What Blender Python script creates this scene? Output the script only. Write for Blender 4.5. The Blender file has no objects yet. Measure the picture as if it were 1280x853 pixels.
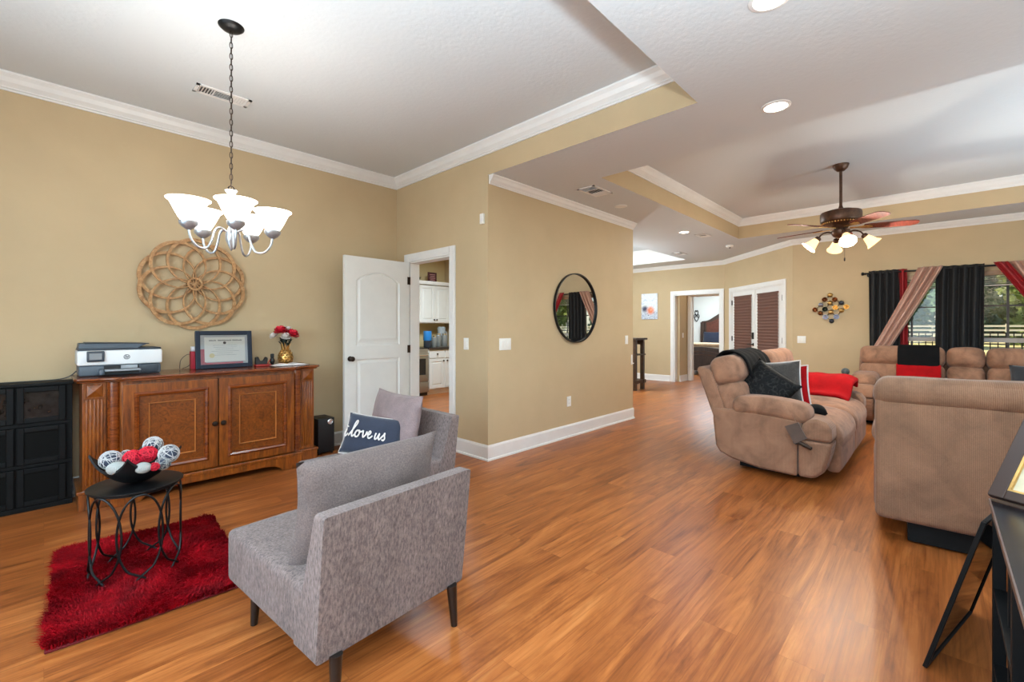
import bpy, math, random
from mathutils import Matrix, Vector, Euler, noise
random.seed(7)
PI = math.pi
sc = bpy.context.scene
C = sc.collection

# ------------------------------------------------------------------ camera, world, exposure
CAM_Z = 1.28
cam_data = bpy.data.cameras.new('camera')
cam_data.sensor_width = 36.0
cam_data.lens = 559.0 / 1280.0 * 36.0
cam_data.shift_y = -16.5 / 1280.0
cam_data.clip_start = 0.05
cam_data.clip_end = 300
cam = bpy.data.objects.new('camera', cam_data)
C.objects.link(cam)
cam.location = (0, 0, CAM_Z)
cam.rotation_euler = (PI / 2, 0, math.atan2(534.0, 559.0) - PI / 2)
sc.camera = cam

vs = sc.view_settings
vs.view_transform = 'Standard'
vs.look = 'None'
vs.gamma = 1.0
vs.use_curve_mapping = False
vs.exposure = 0.80
sc.cycles.use_denoising = True
sc.cycles.max_bounces = 10
sc.cycles.diffuse_bounces = 6
sc.cycles.caustics_reflective = False
sc.cycles.caustics_refractive = False
sc.cycles.sample_clamp_indirect = 6.0

world = bpy.data.worlds.new('World')
sc.world = world
world.use_nodes = True
wn = world.node_tree.nodes
wl = world.node_tree.links
bg = wn['Background']
sky = wn.new('ShaderNodeTexSky')
sky.sky_type = 'NISHITA'
sky.sun_disc = True
sky.sun_elevation = math.radians(42)
sky.sun_intensity = .35
sky.sun_rotation = math.radians(12)
wl.new(sky.outputs['Color'], bg.inputs['Color'])
bg.inputs['Strength'].default_value = 0.16

LAMP_SCALE = 1.0
def lamp(name, kind, loc, watts, color=(1, 1, 1), rot=None, size=None, size_y=None, radius=None, spread=None, shape=None):
    l = bpy.data.lights.new(name, kind)
    l.energy = watts * LAMP_SCALE
    l.color = color
    if kind == 'AREA':
        l.shape = shape or ('RECTANGLE' if size_y else 'DISK')
        l.size = size
        if size_y:
            l.size_y = size_y
        if spread:
            l.spread = spread
    elif radius is not None:
        l.shadow_soft_size = radius
    o = bpy.data.objects.new(name, l)
    C.objects.link(o)
    o.location = loc
    if rot:
        o.rotation_euler = rot
    return o

# daylight coming through the windows behind and beside the photographer
DAY = (.70, .88, 1.0)
ROOM = (.74, .90, 1.0)
lamp('daylight_front_window', 'AREA', (-1.56, 1.2, 1.55), 80, DAY, (0, -PI / 2, 0), 1.9, 4.0)
lamp('daylight_rear_window', 'AREA', (2.3, -3.2, 1.5), 10, DAY, (PI / 2, 0, 0), 5.2, 1.8)
lamp('daylight_rear_window', 'AREA', (6.6, -3.2, 1.5), 14, DAY, (PI / 2, 0, 0), 2.4, 1.8)

# added unseen uplights that brighten the ceiling; their stands are built further down
FILL_LAMPS = ((-1.25, -.30, 1.40), (-.25, -.80, 1.20), (5.3, -2.0, 1.15))
for p, w in zip(FILL_LAMPS, (400, 740, 160)):
    tl = lamp('torchiere_bulb', 'SPOT', p, w, ROOM, (PI, 0, 0), radius=.12)
    tl.data.spot_size = math.radians(150)
    tl.data.spot_blend = .6

# ------------------------------------------------------------------ materials
def lin(c):
    out = []
    for x in c[:3]:
        x = x / 255.0
        out.append(x / 12.92 if x <= 0.04045 else ((x + 0.055) / 1.055) ** 2.4)
    return (*out, 1.0)

class NT:
    def __init__(self, name):
        self.m = bpy.data.materials.new(name)
        self.m.use_nodes = True
        self.n = self.m.node_tree.nodes
        self.l = self.m.node_tree.links
        self.b = self.n['Principled BSDF']
        self.out = self.n['Material Output']
    def node(self, t, **kw):
        n = self.n.new(t)
        for k, v in kw.items():
            setattr(n, k, v)
        return n
    def link(self, a, b):
        self.l.new(a, b)
    def coords(self, scale=(1, 1, 1), rot=(0, 0, 0), kind='Object'):
        tc = self.node('ShaderNodeTexCoord')
        mp = self.node('ShaderNodeMapping')
        mp.inputs['Scale'].default_value = scale
        mp.inputs['Rotation'].default_value = rot
        self.link(tc.outputs[kind], mp.inputs['Vector'])
        return mp.outputs['Vector']
    def noise(self, vec, scale, detail=4, rough=.55, dist=0):
        n = self.node('ShaderNodeTexNoise')
        n.inputs['Scale'].default_value = scale
        n.inputs['Detail'].default_value = detail
        n.inputs['Roughness'].default_value = rough
        n.inputs['Distortion'].default_value = dist
        self.link(vec, n.inputs['Vector'])
        return n.outputs['Fac']
    def ramp(self, fac, stops):
        r = self.node('ShaderNodeValToRGB')
        e = r.color_ramp.elements
        while len(e) < len(stops):
            e.new(0.5)
        for i, (p, c) in enumerate(stops):
            e[i].position = p
            e[i].color = lin(c)
        self.link(fac, r.inputs['Fac'])
        return r.outputs['Color']
    def mix(self, a, b, fac, mode='MIX'):
        m = self.node('ShaderNodeMix', data_type='RGBA', blend_type=mode)
        for key, v in ((6, a), (7, b), (0, fac)):
            if isinstance(v, (int, float)):
                m.inputs[key].default_value = v
            elif isinstance(v, tuple):
                m.inputs[key].default_value = v
            else:
                self.link(v, m.inputs[key])
        return m.outputs[2]
    def bump(self, h, strength=.3, dist=.01):
        b = self.node('ShaderNodeBump')
        b.inputs['Strength'].default_value = strength
        b.inputs['Distance'].default_value = dist
        self.link(h, b.inputs['Height'])
        self.link(b.outputs['Normal'], self.b.inputs['Normal'])
        return b

def M(name, col, rough=.5, metal=0, var=0, vscale=8, bump=0, bscale=60, bdist=.004, emit=0, emit_col=None,
      coat=0, sheen=0, trans=0, ior=None, stretch=(1, 1, 1), alpha=1, spec=None, bdetail=3):
    t = NT(name)
    b = t.b
    b.inputs['Base Color'].default_value = lin(col)
    b.inputs['Roughness'].default_value = rough
    b.inputs['Metallic'].default_value = metal
    b.inputs['Coat Weight'].default_value = coat
    b.inputs['Coat Roughness'].default_value = .12
    b.inputs['Sheen Weight'].default_value = sheen
    b.inputs['Sheen Roughness'].default_value = .4
    b.inputs['Transmission Weight'].default_value = trans
    b.inputs['Alpha'].default_value = alpha
    if spec is not None:
        b.inputs['Specular IOR Level'].default_value = spec
    if ior:
        b.inputs['IOR'].default_value = ior
    if emit:
        b.inputs['Emission Color'].default_value = lin(emit_col or col)
        b.inputs['Emission Strength'].default_value = emit
    vec = t.coords(stretch)
    if var:
        n = t.noise(vec, vscale)
        lo = tuple(max(0, c * (1 - var)) for c in col)
        hi = tuple(min(255, c * (1 + var)) for c in col)
        t.link(t.ramp(n, [(.3, lo), (.7, hi)]), b.inputs['Base Color'])
    if bump:
        t.bump(t.noise(vec, bscale, bdetail), bump, bdist)
    return t.m

def wood(name, dark, mid, light, scale=(1, 1, 8), rough=.35, coat=.3, nscale=5, dist=1.5):
    t = NT(name)
    vec = t.coords(scale)
    n = t.noise(vec, nscale, 6, .6, dist)
    vec2 = t.coords((scale[0] * 6, scale[1] * 6, scale[2] * 6))
    n2 = t.noise(vec2, nscale, 4, .6, .4)
    base = t.ramp(n, [(.28, dark), (.5, mid), (.74, light)])
    fine = t.ramp(n2, [(.3, (200, 200, 200)), (.7, (255, 255, 255))])
    t.link(t.mix(base, fine, .8, 'MULTIPLY'), t.b.inputs['Base Color'])
    t.b.inputs['Roughness'].default_value = rough
    t.b.inputs['Coat Weight'].default_value = coat
    t.b.inputs['Coat Roughness'].default_value = .15
    t.bump(n2, .05, .002)
    return t.m

def fabric(name, col, var=.14, weave=420, rough=.9, sheen=.25, blot=9, bl=.06, bump=.35, stretch=(1, 1, 1)):
    """Woven cloth: fine thread noise over soft blotches."""
    t = NT(name)
    vec = t.coords(stretch)
    n1 = t.noise(vec, weave, 3, .75)
    n2 = t.noise(vec, blot, 4, .6)
    lo = tuple(c * (1 - var) for c in col)
    hi = tuple(min(255, c * (1 + var)) for c in col)
    c1 = t.ramp(n1, [(.25, lo), (.75, hi)])
    k = int(255 * (1 - bl * 2))
    c2 = t.ramp(n2, [(.3, (k, k, k)), (.7, (255, 255, 255))])
    t.link(t.mix(c1, c2, 1.0, 'MULTIPLY'), t.b.inputs['Base Color'])
    t.b.inputs['Roughness'].default_value = rough
    t.b.inputs['Sheen Weight'].default_value = sheen
    t.b.inputs['Specular IOR Level'].default_value = .2
    t.bump(n1, bump, .003)
    return t.m

def floor_material():
    t = NT('oak_plank_floor')
    vec = t.coords()
    br = t.node('ShaderNodeTexBrick')
    br.offset = .37
    br.inputs['Color1'].default_value = (0, 0, 0, 1)
    br.inputs['Color2'].default_value = (1, 1, 1, 1)
    br.inputs['Mortar'].default_value = (.5, .5, .5, 1)
    br.inputs['Scale'].default_value = 1
    br.inputs['Mortar Size'].default_value = .0008
    br.inputs['Brick Width'].default_value = 1.22
    br.inputs['Row Height'].default_value = .152
    t.link(vec, br.inputs['Vector'])
    # every plank takes its own stretch of grain
    off = t.node('ShaderNodeVectorMath', operation='MULTIPLY_ADD')
    t.link(br.outputs['Color'], off.inputs[0])
    off.inputs[1].default_value = (7.3, 3.1, 5.7)
    t.link(vec, off.inputs[2])
    mp = t.node('ShaderNodeMapping')
    mp.inputs['Scale'].default_value = (.42, 3.4, 1)
    t.link(off.outputs[0], mp.inputs['Vector'])
    grain = t.noise(mp.outputs['Vector'], 2.0, 8, .64, 2.2)
    mp2 = t.node('ShaderNodeMapping')
    mp2.inputs['Scale'].default_value = (.9, 38, 1)
    t.link(off.outputs[0], mp2.inputs['Vector'])
    fine = t.noise(mp2.outputs['Vector'], 2.5, 4, .6, .3)
    col = t.ramp(grain, [(.22, (92, 46, 20)), (.40, (150, 85, 40)), (.56, (178, 107, 54)), (.78, (202, 136, 76))])
    fc = t.ramp(fine, [(.32, (206, 194, 186)), (.55, (255, 255, 255))])
    col = t.mix(col, fc, .75, 'MULTIPLY')
    tone = t.ramp(br.outputs['Color'], [(0, (214, 202, 194)), (1, (255, 255, 255))])
    col = t.mix(col, tone, .8, 'MULTIPLY')
    gap = t.mix(col, t.mix(col, lin((222, 210, 204)), 1.0, 'MULTIPLY'), br.outputs['Fac'])
    t.link(gap, t.b.inputs['Base Color'])
    rr = t.node('ShaderNodeMapRange')
    rr.inputs['To Min'].default_value = .27
    rr.inputs['To Max'].default_value = .42
    t.link(grain, rr.inputs['Value'])
    t.link(rr.outputs[0], t.b.inputs['Roughness'])
    t.b.inputs['Specular IOR Level'].default_value = .34
    t.bump(fine, .06, .002)
    return t.m

def corduroy(name, col, axis_scale, ribs=True, soft=.16):
    """Tan ribbed plush with brushed lighter and darker patches."""
    t = NT(name)
    vec = t.coords()
    n = t.noise(vec, 5.5, 5, .62, .6)
    n2 = t.noise(vec, 260, 2, .6)
    lo = tuple(c * (1 - soft) for c in col)
    hi = tuple(min(255, c * (1 + soft * .7)) for c in col)
    base = t.ramp(n, [(.32, lo), (.5, col), (.7, hi)])
    sp = t.ramp(n2, [(.3, (222, 220, 218)), (.7, (255, 255, 255))])
    base = t.mix(base, sp, .9, 'MULTIPLY')
    h = n2
    if ribs:
        w = t.node('ShaderNodeTexWave', wave_type='BANDS', bands_direction=axis_scale[0], wave_profile='SIN')
        w.inputs['Scale'].default_value = axis_scale[1]
        w.inputs['Distortion'].default_value = .25
        w.inputs['Detail'].default_value = 1
        t.link(vec, w.inputs['Vector'])
        rib = t.ramp(w.outputs['Fac'], [(0, (216, 212, 208)), (.5, (255, 255, 255))])
        base = t.mix(base, rib, .8, 'MULTIPLY')
        h = t.mix(w.outputs['Color'], n2, .3)
    t.link(base, t.b.inputs['Base Color'])
    t.b.inputs['Roughness'].default_value = .85
    t.b.inputs['Sheen Weight'].default_value = .14
    t.b.inputs['Sheen Roughness'].default_value = .4
    t.b.inputs['Specular IOR Level'].default_value = .2
    t.bump(h, .35, .003)
    return t.m

MT = {}
MT['wall'] = M('tan_wall_paint', (189, 167, 132), .75, var=.015, vscale=3, bump=.08, bscale=90)
MT['white_wall'] = M('white_wall_paint', (222, 220, 214), .8, bump=.06, bscale=90)
MT['kitchen_wall'] = M('cream_wall_paint', (206, 184, 138), .8, bump=.06, bscale=90)
MT['ceiling'] = M('white_textured_ceiling', (205, 209, 211), .85, bump=.3, bscale=34, bdist=.006, bdetail=5)
MT['trim'] = M('white_trim_paint', (226, 224, 221), .4, var=.01)
MT['door'] = M('white_door_paint', (218, 217, 213), .38, var=.01)
MT['floor'] = floor_material()
MT['black_metal'] = M('black_iron', (14, 15, 17), .42, .4, bump=.1, bscale=120)
MT['black_paint'] = M('black_painted_wood', (9, 10, 11), .6, var=.25, vscale=14, spec=.2)
MT['black_plastic'] = M('black_plastic', (12, 13, 15), .4)
MT['dark_bronze'] = M('dark_bronze', (58, 46, 38), .38, .75, var=.15, vscale=25)
MT['nickel'] = M('brushed_nickel', (176, 182, 190), .34, .75, var=.06, vscale=60)
MT['chrome'] = M('chrome', (225, 225, 225), .08, 1)
MT['gold'] = M('antique_gold', (212, 170, 104), .3, 1, var=.15, vscale=30)
MT['copper'] = M('copper_brown', (120, 74, 42), .34, .9, var=.2, vscale=30)
MT['mirror'] = M('mirror_glass', (236, 238, 238), .015, 1)
def thin_glass(name, tint, refl=.06):
    t = NT(name)
    tr = t.node('ShaderNodeBsdfTransparent'); tr.inputs['Color'].default_value = lin(tint)
    gl = t.node('ShaderNodeBsdfGlossy'); gl.inputs['Roughness'].default_value = .02
    fr = t.node('ShaderNodeFresnel'); fr.inputs['IOR'].default_value = 1.0 + refl * 6
    mx = t.node('ShaderNodeMixShader')
    t.link(fr.outputs[0], mx.inputs[0]); t.link(tr.outputs[0], mx.inputs[1]); t.link(gl.outputs[0], mx.inputs[2])
    t.link(mx.outputs[0], t.out.inputs['Surface'])
    return t.m
MT['glass'] = thin_glass('clear_glass', (250, 250, 250))
MT['switch'] = M('white_switch_plastic', (232, 230, 224), .35)
MT['grey_chair'] = fabric('grey_tweed_upholstery', (110, 97, 94), .36, 120, stretch=(1, 1, .35), sheen=.1)
MT['grey_cushion'] = fabric('grey_tweed_cushion', (108, 95, 92), .20, 170, sheen=.1)
MT['lilac'] = fabric('pale_mauve_cushion', (140, 122, 122), .14, 200, sheen=.1)
MT['navy'] = fabric('slate_blue_cushion', (50, 55, 70), .16, 380)
MT['black_cloth'] = fabric('black_plush', (7, 7, 9), .35, 260, sheen=0)
MT['grey_linen'] = fabric('grey_linen', (62, 58, 55), .6, 170)
MT['red_cloth'] = fabric('red_plush', (158, 4, 12), .22, 200, sheen=0)
MT['white_cloth'] = fabric('white_cloth', (222, 214, 208), .08, 300)
MT['leg_black'] = M('black_lacquer', (14, 13, 13), .3, coat=.4)
MT['cherry'] = wood('cherry_wood', (84, 38, 9), (138, 70, 16), (170, 96, 28), (7, 7, 1), .32, .4, 3)
MT['cherry_h'] = wood('cherry_wood_top', (78, 32, 10), (126, 58, 15), (154, 78, 24), (1, 8, 8), .25, .5, 3)
MT['burl'] = wood('cherry_burl', (88, 42, 9), (126, 64, 14), (152, 82, 24), (4, 4, 4), .3, .45, 4, 3.0)
MT['dark_wood'] = wood('dark_walnut', (38, 25, 18), (62, 42, 31), (84, 60, 46), (8, 8, 1), .45, .2, 3)
MT['ring_wood'] = wood('weathered_bamboo', (140, 92, 48), (184, 134, 82), (220, 178, 126), (9, 9, 9), .55, .05, 3)
MT['sofa'] = corduroy('tan_plush', (152, 113, 90), ('X', 40), False, .2)
MT['sofa_rib'] = corduroy('tan_corduroy', (172, 137, 111), ('X', 26), True)

# ------------------------------------------------------------------ geometry helpers
class MB:
    """Collects shapes, then links them as ONE mesh object."""
    def __init__(self):
        self.v, self.f = [], []
    def add(self, verts, faces, mx=None):
        k = len(self.v)
        if mx is not None:
            verts = [mx @ Vector(p) for p in verts]
        self.v.extend([tuple(p) for p in verts])
        self.f.extend([tuple(i + k for i in f) for f in faces])
        return self
    def box(self, c, s, mx=None):
        x, y, z = c
        a, b, d = s[0] / 2, s[1] / 2, s[2] / 2
        v = [(x + i * a, y + j * b, z + k * d) for k in (-1, 1) for j in (-1, 1) for i in (-1, 1)]
        f = [(0, 2, 3, 1), (4, 5, 7, 6), (0, 1, 5, 4), (2, 6, 7, 3), (0, 4, 6, 2), (1, 3, 7, 5)]
        return self.add(v, f, mx)
    def span(self, x0, x1, y0, y1, z0, z1, mx=None):
        return self.box(((x0 + x1) / 2, (y0 + y1) / 2, (z0 + z1) / 2), (abs(x1 - x0), abs(y1 - y0), abs(z1 - z0)), mx)
    def soft(self, c, s, r, bulge=(0, 0, 0), n=6, k=3, mx=None, fn=None):
        """Rounded, optionally pillowy box."""
        h = [d / 2 for d in s]
        rr = [min(r, d * .999) for d in h]
        def ticks(a):
            H, R = h[a], rr[a]
            t = [-H + R * (1 - math.cos(PI / 2 * i / k)) for i in range(k)]
            t += [(-H + R) + (2 * (H - R)) * i / n for i in range(n + 1)]
            t += [H - R * (1 - math.cos(PI / 2 * (k - 1 - i) / k)) for i in range(k)]
            return t
        T = [ticks(0), ticks(1), ticks(2)]
        vid, verts, faces = {}, [], []
        def vert(p):
            key = tuple(round(q, 6) for q in p)
            if key in vid:
                return vid[key]
            q = [max(-h[a] + rr[a], min(h[a] - rr[a], p[a])) for a in range(3)]
            d = [p[a] - q[a] for a in range(3)]
            e = [d[a] / rr[a] if rr[a] > 0 else 0 for a in range(3)]
            L = math.sqrt(sum(x * x for x in e))
            if L > 1e-9:
                m = max(abs(x) for x in e)
                e = [x / L for x in e]
            o = [q[a] + e[a] * rr[a] for a in range(3)]
            u = [p[a] / h[a] for a in range(3)]
            for a in range(3):
                if bulge[a]:
                    b1, b2 = [x for x in range(3) if x != a]
                    o[a] += bulge[a] * u[a] * (1 - u[b1] ** 2) * (1 - u[b2] ** 2)
            o = [o[a] + c[a] for a in range(3)]
            if fn:
                o = fn(o)
            vid[key] = len(verts)
            verts.append(tuple(o))
            return vid[key]
        for a in range(3):
            b1, b2 = (a + 1) % 3, (a + 2) % 3
            for sgn in (-1, 1):
                for i in range(len(T[b1]) - 1):
                    for j in range(len(T[b2]) - 1):
                        quad = []
                        for di, dj in ((0, 0), (1, 0), (1, 1), (0, 1)):
                            p = [0, 0, 0]
                            p[a] = sgn * h[a]
                            p[b1] = T[b1][i + di]
                            p[b2] = T[b2][j + dj]
                            quad.append(vert(p))
                        if sgn < 0:
                            quad.reverse()
                        if len(set(quad)) == 4:
                            faces.append(tuple(quad))
        return self.add(verts, faces, mx)
    def lathe(self, prof, n=24, c=(0, 0, 0), mx=None, sx=1, sy=1, caps=True):
        v, f = [], []
        for r, z in prof:
            for i in range(n):
                a = 2 * PI * i / n
                v.append((c[0] + r * math.cos(a) * sx, c[1] + r * math.sin(a) * sy, c[2] + z))
        m = len(prof)
        for j in range(m - 1):
            for i in range(n):
                f.append((j * n + i, j * n + (i + 1) % n, (j + 1) * n + (i + 1) % n, (j + 1) * n + i))
        if caps:
            if prof[0][0] > 1e-6:
                f.append(tuple(reversed(range(n))))
            if prof[-1][0] > 1e-6:
                f.append(tuple((m - 1) * n + i for i in range(n)))
        return self.add(v, f, mx)
    def tube(self, pts, r, n=8, closed=False, mx=None, caps=True):
        pts = [Vector(p) for p in pts]
        m = len(pts)
        rad = r if isinstance(r, (list, tuple)) else [r] * m
        v, f = [], []
        up = None
        for i in range(m):
            if closed:
                t = pts[(i + 1) % m] - pts[i - 1]
            else:
                t = pts[min(i + 1, m - 1)] - pts[max(i - 1, 0)]
            t.normalize()
            if up is None:
                up = Vector((0, 0, 1)) if abs(t.z) < .9 else Vector((1, 0, 0))
            up = up - t * up.dot(t)
            if up.length < 1e-5:
                up = t.orthogonal()
            up.normalize()
            s = t.cross(up)
            for k in range(n):
                a = 2 * PI * k / n
                v.append(pts[i] + (up * math.cos(a) + s * math.sin(a)) * rad[i])
        last = m if closed else m - 1
        for i in range(last):
            j = (i + 1) % m
            for k in range(n):
                f.append((i * n + k, i * n + (k + 1) % n, j * n + (k + 1) % n, j * n + k))
        if not closed and caps:
            f.append(tuple(reversed(range(n))))
            f.append(tuple((m - 1) * n + k for k in range(n)))
        return self.add(v, f, mx)
    def prism(self, poly, t0, t1, axis='z', mx=None):
        """Extrude a 2-D outline from t0 to t1 along an axis."""
        def P(a, b, t):
            return {'z': (a, b, t), 'y': (a, t, b), 'x': (t, a, b)}[axis]
        n = len(poly)
        v = [P(a, b, t0) for a, b in poly] + [P(a, b, t1) for a, b in poly]
        f = [tuple(reversed(range(n))), tuple(range(n, 2 * n))]
        f += [(i, (i + 1) % n, n + (i + 1) % n, n + i) for i in range(n)]
        return self.add(v, f, mx)
    def grid(self, fn, nu, nv, mx=None):
        v = [fn(i / nu, j / nv) for j in range(nv + 1) for i in range(nu + 1)]
        w = nu + 1
        f = [(j * w + i, j * w + i + 1, (j + 1) * w + i + 1, (j + 1) * w + i) for j in range(nv) for i in range(nu)]
        return self.add(v, f, mx)
    def sphere(self, c, r, n=16, m=10, mx=None):
        rx, ry, rz = r if isinstance(r, (tuple, list)) else (r, r, r)
        v = [(c[0], c[1], c[2] - rz)]
        for j in range(1, m):
            t = PI * j / m - PI / 2
            for i in range(n):
                a = 2 * PI * i / n
                v.append((c[0] + rx * math.cos(t) * math.cos(a), c[1] + ry * math.cos(t) * math.sin(a), c[2] + rz * math.sin(t)))
        v.append((c[0], c[1], c[2] + rz))
        f = [(0, 1 + (i + 1) % n, 1 + i) for i in range(n)]
        for j in range(m - 2):
            for i in range(n):
                a, b = 1 + j * n + i, 1 + j * n + (i + 1) % n
                f.append((a, b, b + n, a + n))
        k = len(v) - 1
        f += [(k, 1 + (m - 2) * n + i, 1 + (m - 2) * n + (i + 1) % n) for i in range(n)]
        return self.add(v, f, mx)
    def pillow(self, w, h, t, n=18, seed=0, pinch=.07, wr=.006, mx=None):
        v, f = [], []
        W = n + 1
        for s in (1, -1):
            for j in range(W):
                for i in range(W):
                    u, q = -1 + 2 * i / n, -1 + 2 * j / n
                    x = w / 2 * u * (1 - pinch * (1 - q * q) * abs(u))
                    y = h / 2 * q * (1 - pinch * (1 - u * u) * abs(q))
                    e = max(0, (1 - u * u) * (1 - q * q))
                    z = s * t / 2 * e ** .42
                    z += wr * e ** .5 * noise.noise(Vector((x * 9 + seed, y * 9, s * 3.1)))
                    v.append((x, y, z))
        o = W * W
        for j in range(n):
            for i in range(n):
                a = j * W + i
                f.append((a, a + 1, a + W + 1, a + W))
                f.append((o + a, o + a + W, o + a + W + 1, o + a + 1))
        return self.add(v, f, mx)
    def build(self, name, mat, parent=None, loc=None, rot=None, bevel=0, smooth=True, angle=38, merge=True, subsurf=0, solid=0):
        me = bpy.data.meshes.new(name)
        me.from_pydata(self.v, [], self.f)
        me.validate()
        if merge:
            import bmesh
            bm = bmesh.new()
            bm.from_mesh(me)
            bmesh.ops.remove_doubles(bm, verts=bm.verts, dist=1e-5)
            bmesh.ops.recalc_face_normals(bm, faces=bm.faces)
            bm.to_mesh(me)
            bm.free()
        if smooth:
            me.shade_smooth()
            me.set_sharp_from_angle(angle=math.radians(angle))
        me.materials.append(mat if not isinstance(mat, str) else MT[mat])
        o = bpy.data.objects.new(name, me)
        C.objects.link(o)
        if parent is not None:
            o.parent = parent
        if loc:
            o.location = loc
        if rot:
            o.rotation_euler = rot
        if solid:
            m = o.modifiers.new('thickness', 'SOLIDIFY')
            m.thickness = solid
            m.offset = 0
        if bevel:
            m = o.modifiers.new('edge', 'BEVEL')
            m.width = bevel
            m.segments = 2
            m.limit_method = 'ANGLE'
            m.angle_limit = math.radians(40)
        if subsurf:
            m = o.modifiers.new('smooth', 'SUBSURF')
            m.levels = m.render_levels = subsurf
        return o

def tag(o, label=None, cat=None, group=None, kind=None):
    if label:
        o['label'] = label
    if cat:
        o['category'] = cat
    if group:
        o['group'] = group
    if kind:
        o['kind'] = kind
    return o

def thing(name, label, cat, loc=(0, 0, 0), rz=0, group=None, rot=None, kind=None):
    o = bpy.data.objects.new(name, None)
    o.empty_display_size = .05
    C.objects.link(o)
    o.location = loc
    o.rotation_euler = rot if rot else (0, 0, rz)
    return tag(o, label, cat, group, kind)

def struct(o):
    o['kind'] = 'structure'
    return o

def dup(root, loc=None, rz=None, label=None):
    def cp(o, parent):
        c = o.copy()
        C.objects.link(c)
        if parent is not None:
            c.parent = parent
        for ch in list(o.children):
            cp(ch, c)
        return c
    r = cp(root, None)
    if loc:
        r.location = loc
    if rz is not None:
        r.rotation_euler = (0, 0, rz)
    if label:
        r['label'] = label
    return r

def TR(x=0, y=0, z=0, rx=0, ry=0, rz=0):
    return Matrix.Translation((x, y, z)) @ Euler((rx, ry, rz)).to_matrix().to_4x4()

def frame_mx(o, xd, yd, zd):
    """Matrix with the given origin and axes."""
    m = Matrix.Identity(4)
    for i, d in enumerate((xd, yd, zd)):
        d = Vector(d).normalized()
        for r in range(3):
            m[r][i] = d[r]
    for r in range(3):
        m[r][3] = o[r]
    return m

def sweep(mb, path, prof, closed=False, ends=None):
    """Mitred sweep of (out, z) along an XY path; 'out' is to the left of travel."""
    n = len(path)
    P = [Vector((p[0], p[1])) for p in path]
    rings = []
    for i in range(n):
        def nrm(a, b):
            d = (b - a).normalized()
            return Vector((-d.y, d.x))
        if closed:
            n1, n2 = nrm(P[i - 1], P[i]), nrm(P[i], P[(i + 1) % n])
        else:
            n1 = nrm(P[i - 1], P[i]) if i > 0 else None
            n2 = nrm(P[i], P[i + 1]) if i < n - 1 else None
            n1 = n1 or n2
            n2 = n2 or n1
        m = (n1 + n2)
        m = m / max(.2, m.dot(n1))
        rings.append([(P[i].x + m.x * o, P[i].y + m.y * o, z) for o, z in prof])
    k = len(prof)
    v = [p for r in rings for p in r]
    f = []
    for i in range(n if closed else n - 1):
        j = (i + 1) % n
        for a in range(k):
            b = (a + 1) % k
            f.append((i * k + a, j * k + a, j * k + b, i * k + b))
    if not closed:
        f.append(tuple(range(k)))
        f.append(tuple(reversed(range((n - 1) * k, n * k))))
    mb.add(v, f)

def smooth_path(pts, sub=6, closed=False):
    """Catmull-Rom through the points."""
    P = [Vector(p) for p in pts]
    n = len(P)
    out = []
    rng = n if closed else n - 1
    for i in range(rng):
        if closed:
            a, b, c, d = P[i - 1], P[i], P[(i + 1) % n], P[(i + 2) % n]
        else:
            a, b, c, d = P[max(i - 1, 0)], P[i], P[i + 1], P[min(i + 2, n - 1)]
        for s in range(sub):
            t = s / sub
            out.append(.5 * ((2 * b) + (c - a) * t + (2 * a - 5 * b + 4 * c - d) * t * t + (3 * b - a - 3 * c + d) * t ** 3))
    if not closed:
        out.append(P[-1])
    return out

def stroke(mb, pts, w, z=0, sub=5, thick=.001):
    """Flat painted stroke of width w in the local XY plane."""
    p = [Vector((q[0], q[1], 0)) for q in (smooth_path([(a, b, 0) for a, b in pts], sub) if len(pts) > 2 else [(pts[0][0], pts[0][1], 0), (pts[1][0], pts[1][1], 0)])]
    v, f = [], []
    for i in range(len(p)):
        t = (p[min(i + 1, len(p) - 1)] - p[max(i - 1, 0)])
        if t.length < 1e-9:
            t = Vector((1, 0, 0))
        t.normalize()
        s = Vector((-t.y, t.x, 0)) * w / 2
        v += [tuple(p[i] + s)[:2] + (z,), tuple(p[i] - s)[:2] + (z,)]
    for i in range(len(p) - 1):
        f.append((2 * i, 2 * i + 1, 2 * i + 3, 2 * i + 2))
    mb.add(v, f)

# ------------------------------------------------------------------ the room
XB, YC, YA = 2.957, 3.145, 4.76          # door wall, mirror wall, sideboard wall
XC_END = 5.78                            # free end of the mirror wall
XW, YW = 8.69, 1.78                      # window wall, corner to the angled wall
XP, YP = 10.31, 3.40                     # wall with the canvas and its corner
ZL, ZH = 2.755, 3.065                    # low ceiling, tray ceilings
XL, YR = -1.5, -3.1                      # unseen front wall and rear wall
TRAY1 = (XL, XB, 1.144, YA)
TRAY2 = (3.78, 7.94, -2.3, 2.40)
TRAY3 = (6.1, 9.60, 3.97, 6.2)

mb = MB()
mb.span(XL - .2, 15.2, YR - .2, 8.2, -.12, 0)
fl = struct(mb.build('floor', 'floor', smooth=False))

def wall(name, boxes, mat='wall'):
    m = MB()
    for b in boxes:
        m.span(*b)
    return struct(m.build(name, mat, smooth=False, merge=False))

DO0, DO1, DTOP = 3.72, 4.48, 2.05        # kitchen doorway
wall('wall_north', [(XL - .1, XB + .12, YA, YA + .12, 0, ZH + .05)])
wall('wall_kitchen_doorway', [(XB, XB + .12, YC, DO0, 0, ZL + .0004), (XB, XB + .12, DO1, YA, 0, ZH + .02),
                              (XB, XB + .12, DO0, DO1, DTOP, ZH + .02)])
wall('wall_mirror', [(XB + .12, XC_END, YC, YC + .12, 0, ZL), (XC_END - .12, XC_END, YC + .12, 3.5, 0, ZL),
                     (XC_END, 6.0, 3.4, 3.5, 0, ZL), (5.9, 6.0, 3.5, 7.72, 0, ZL)])
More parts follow.
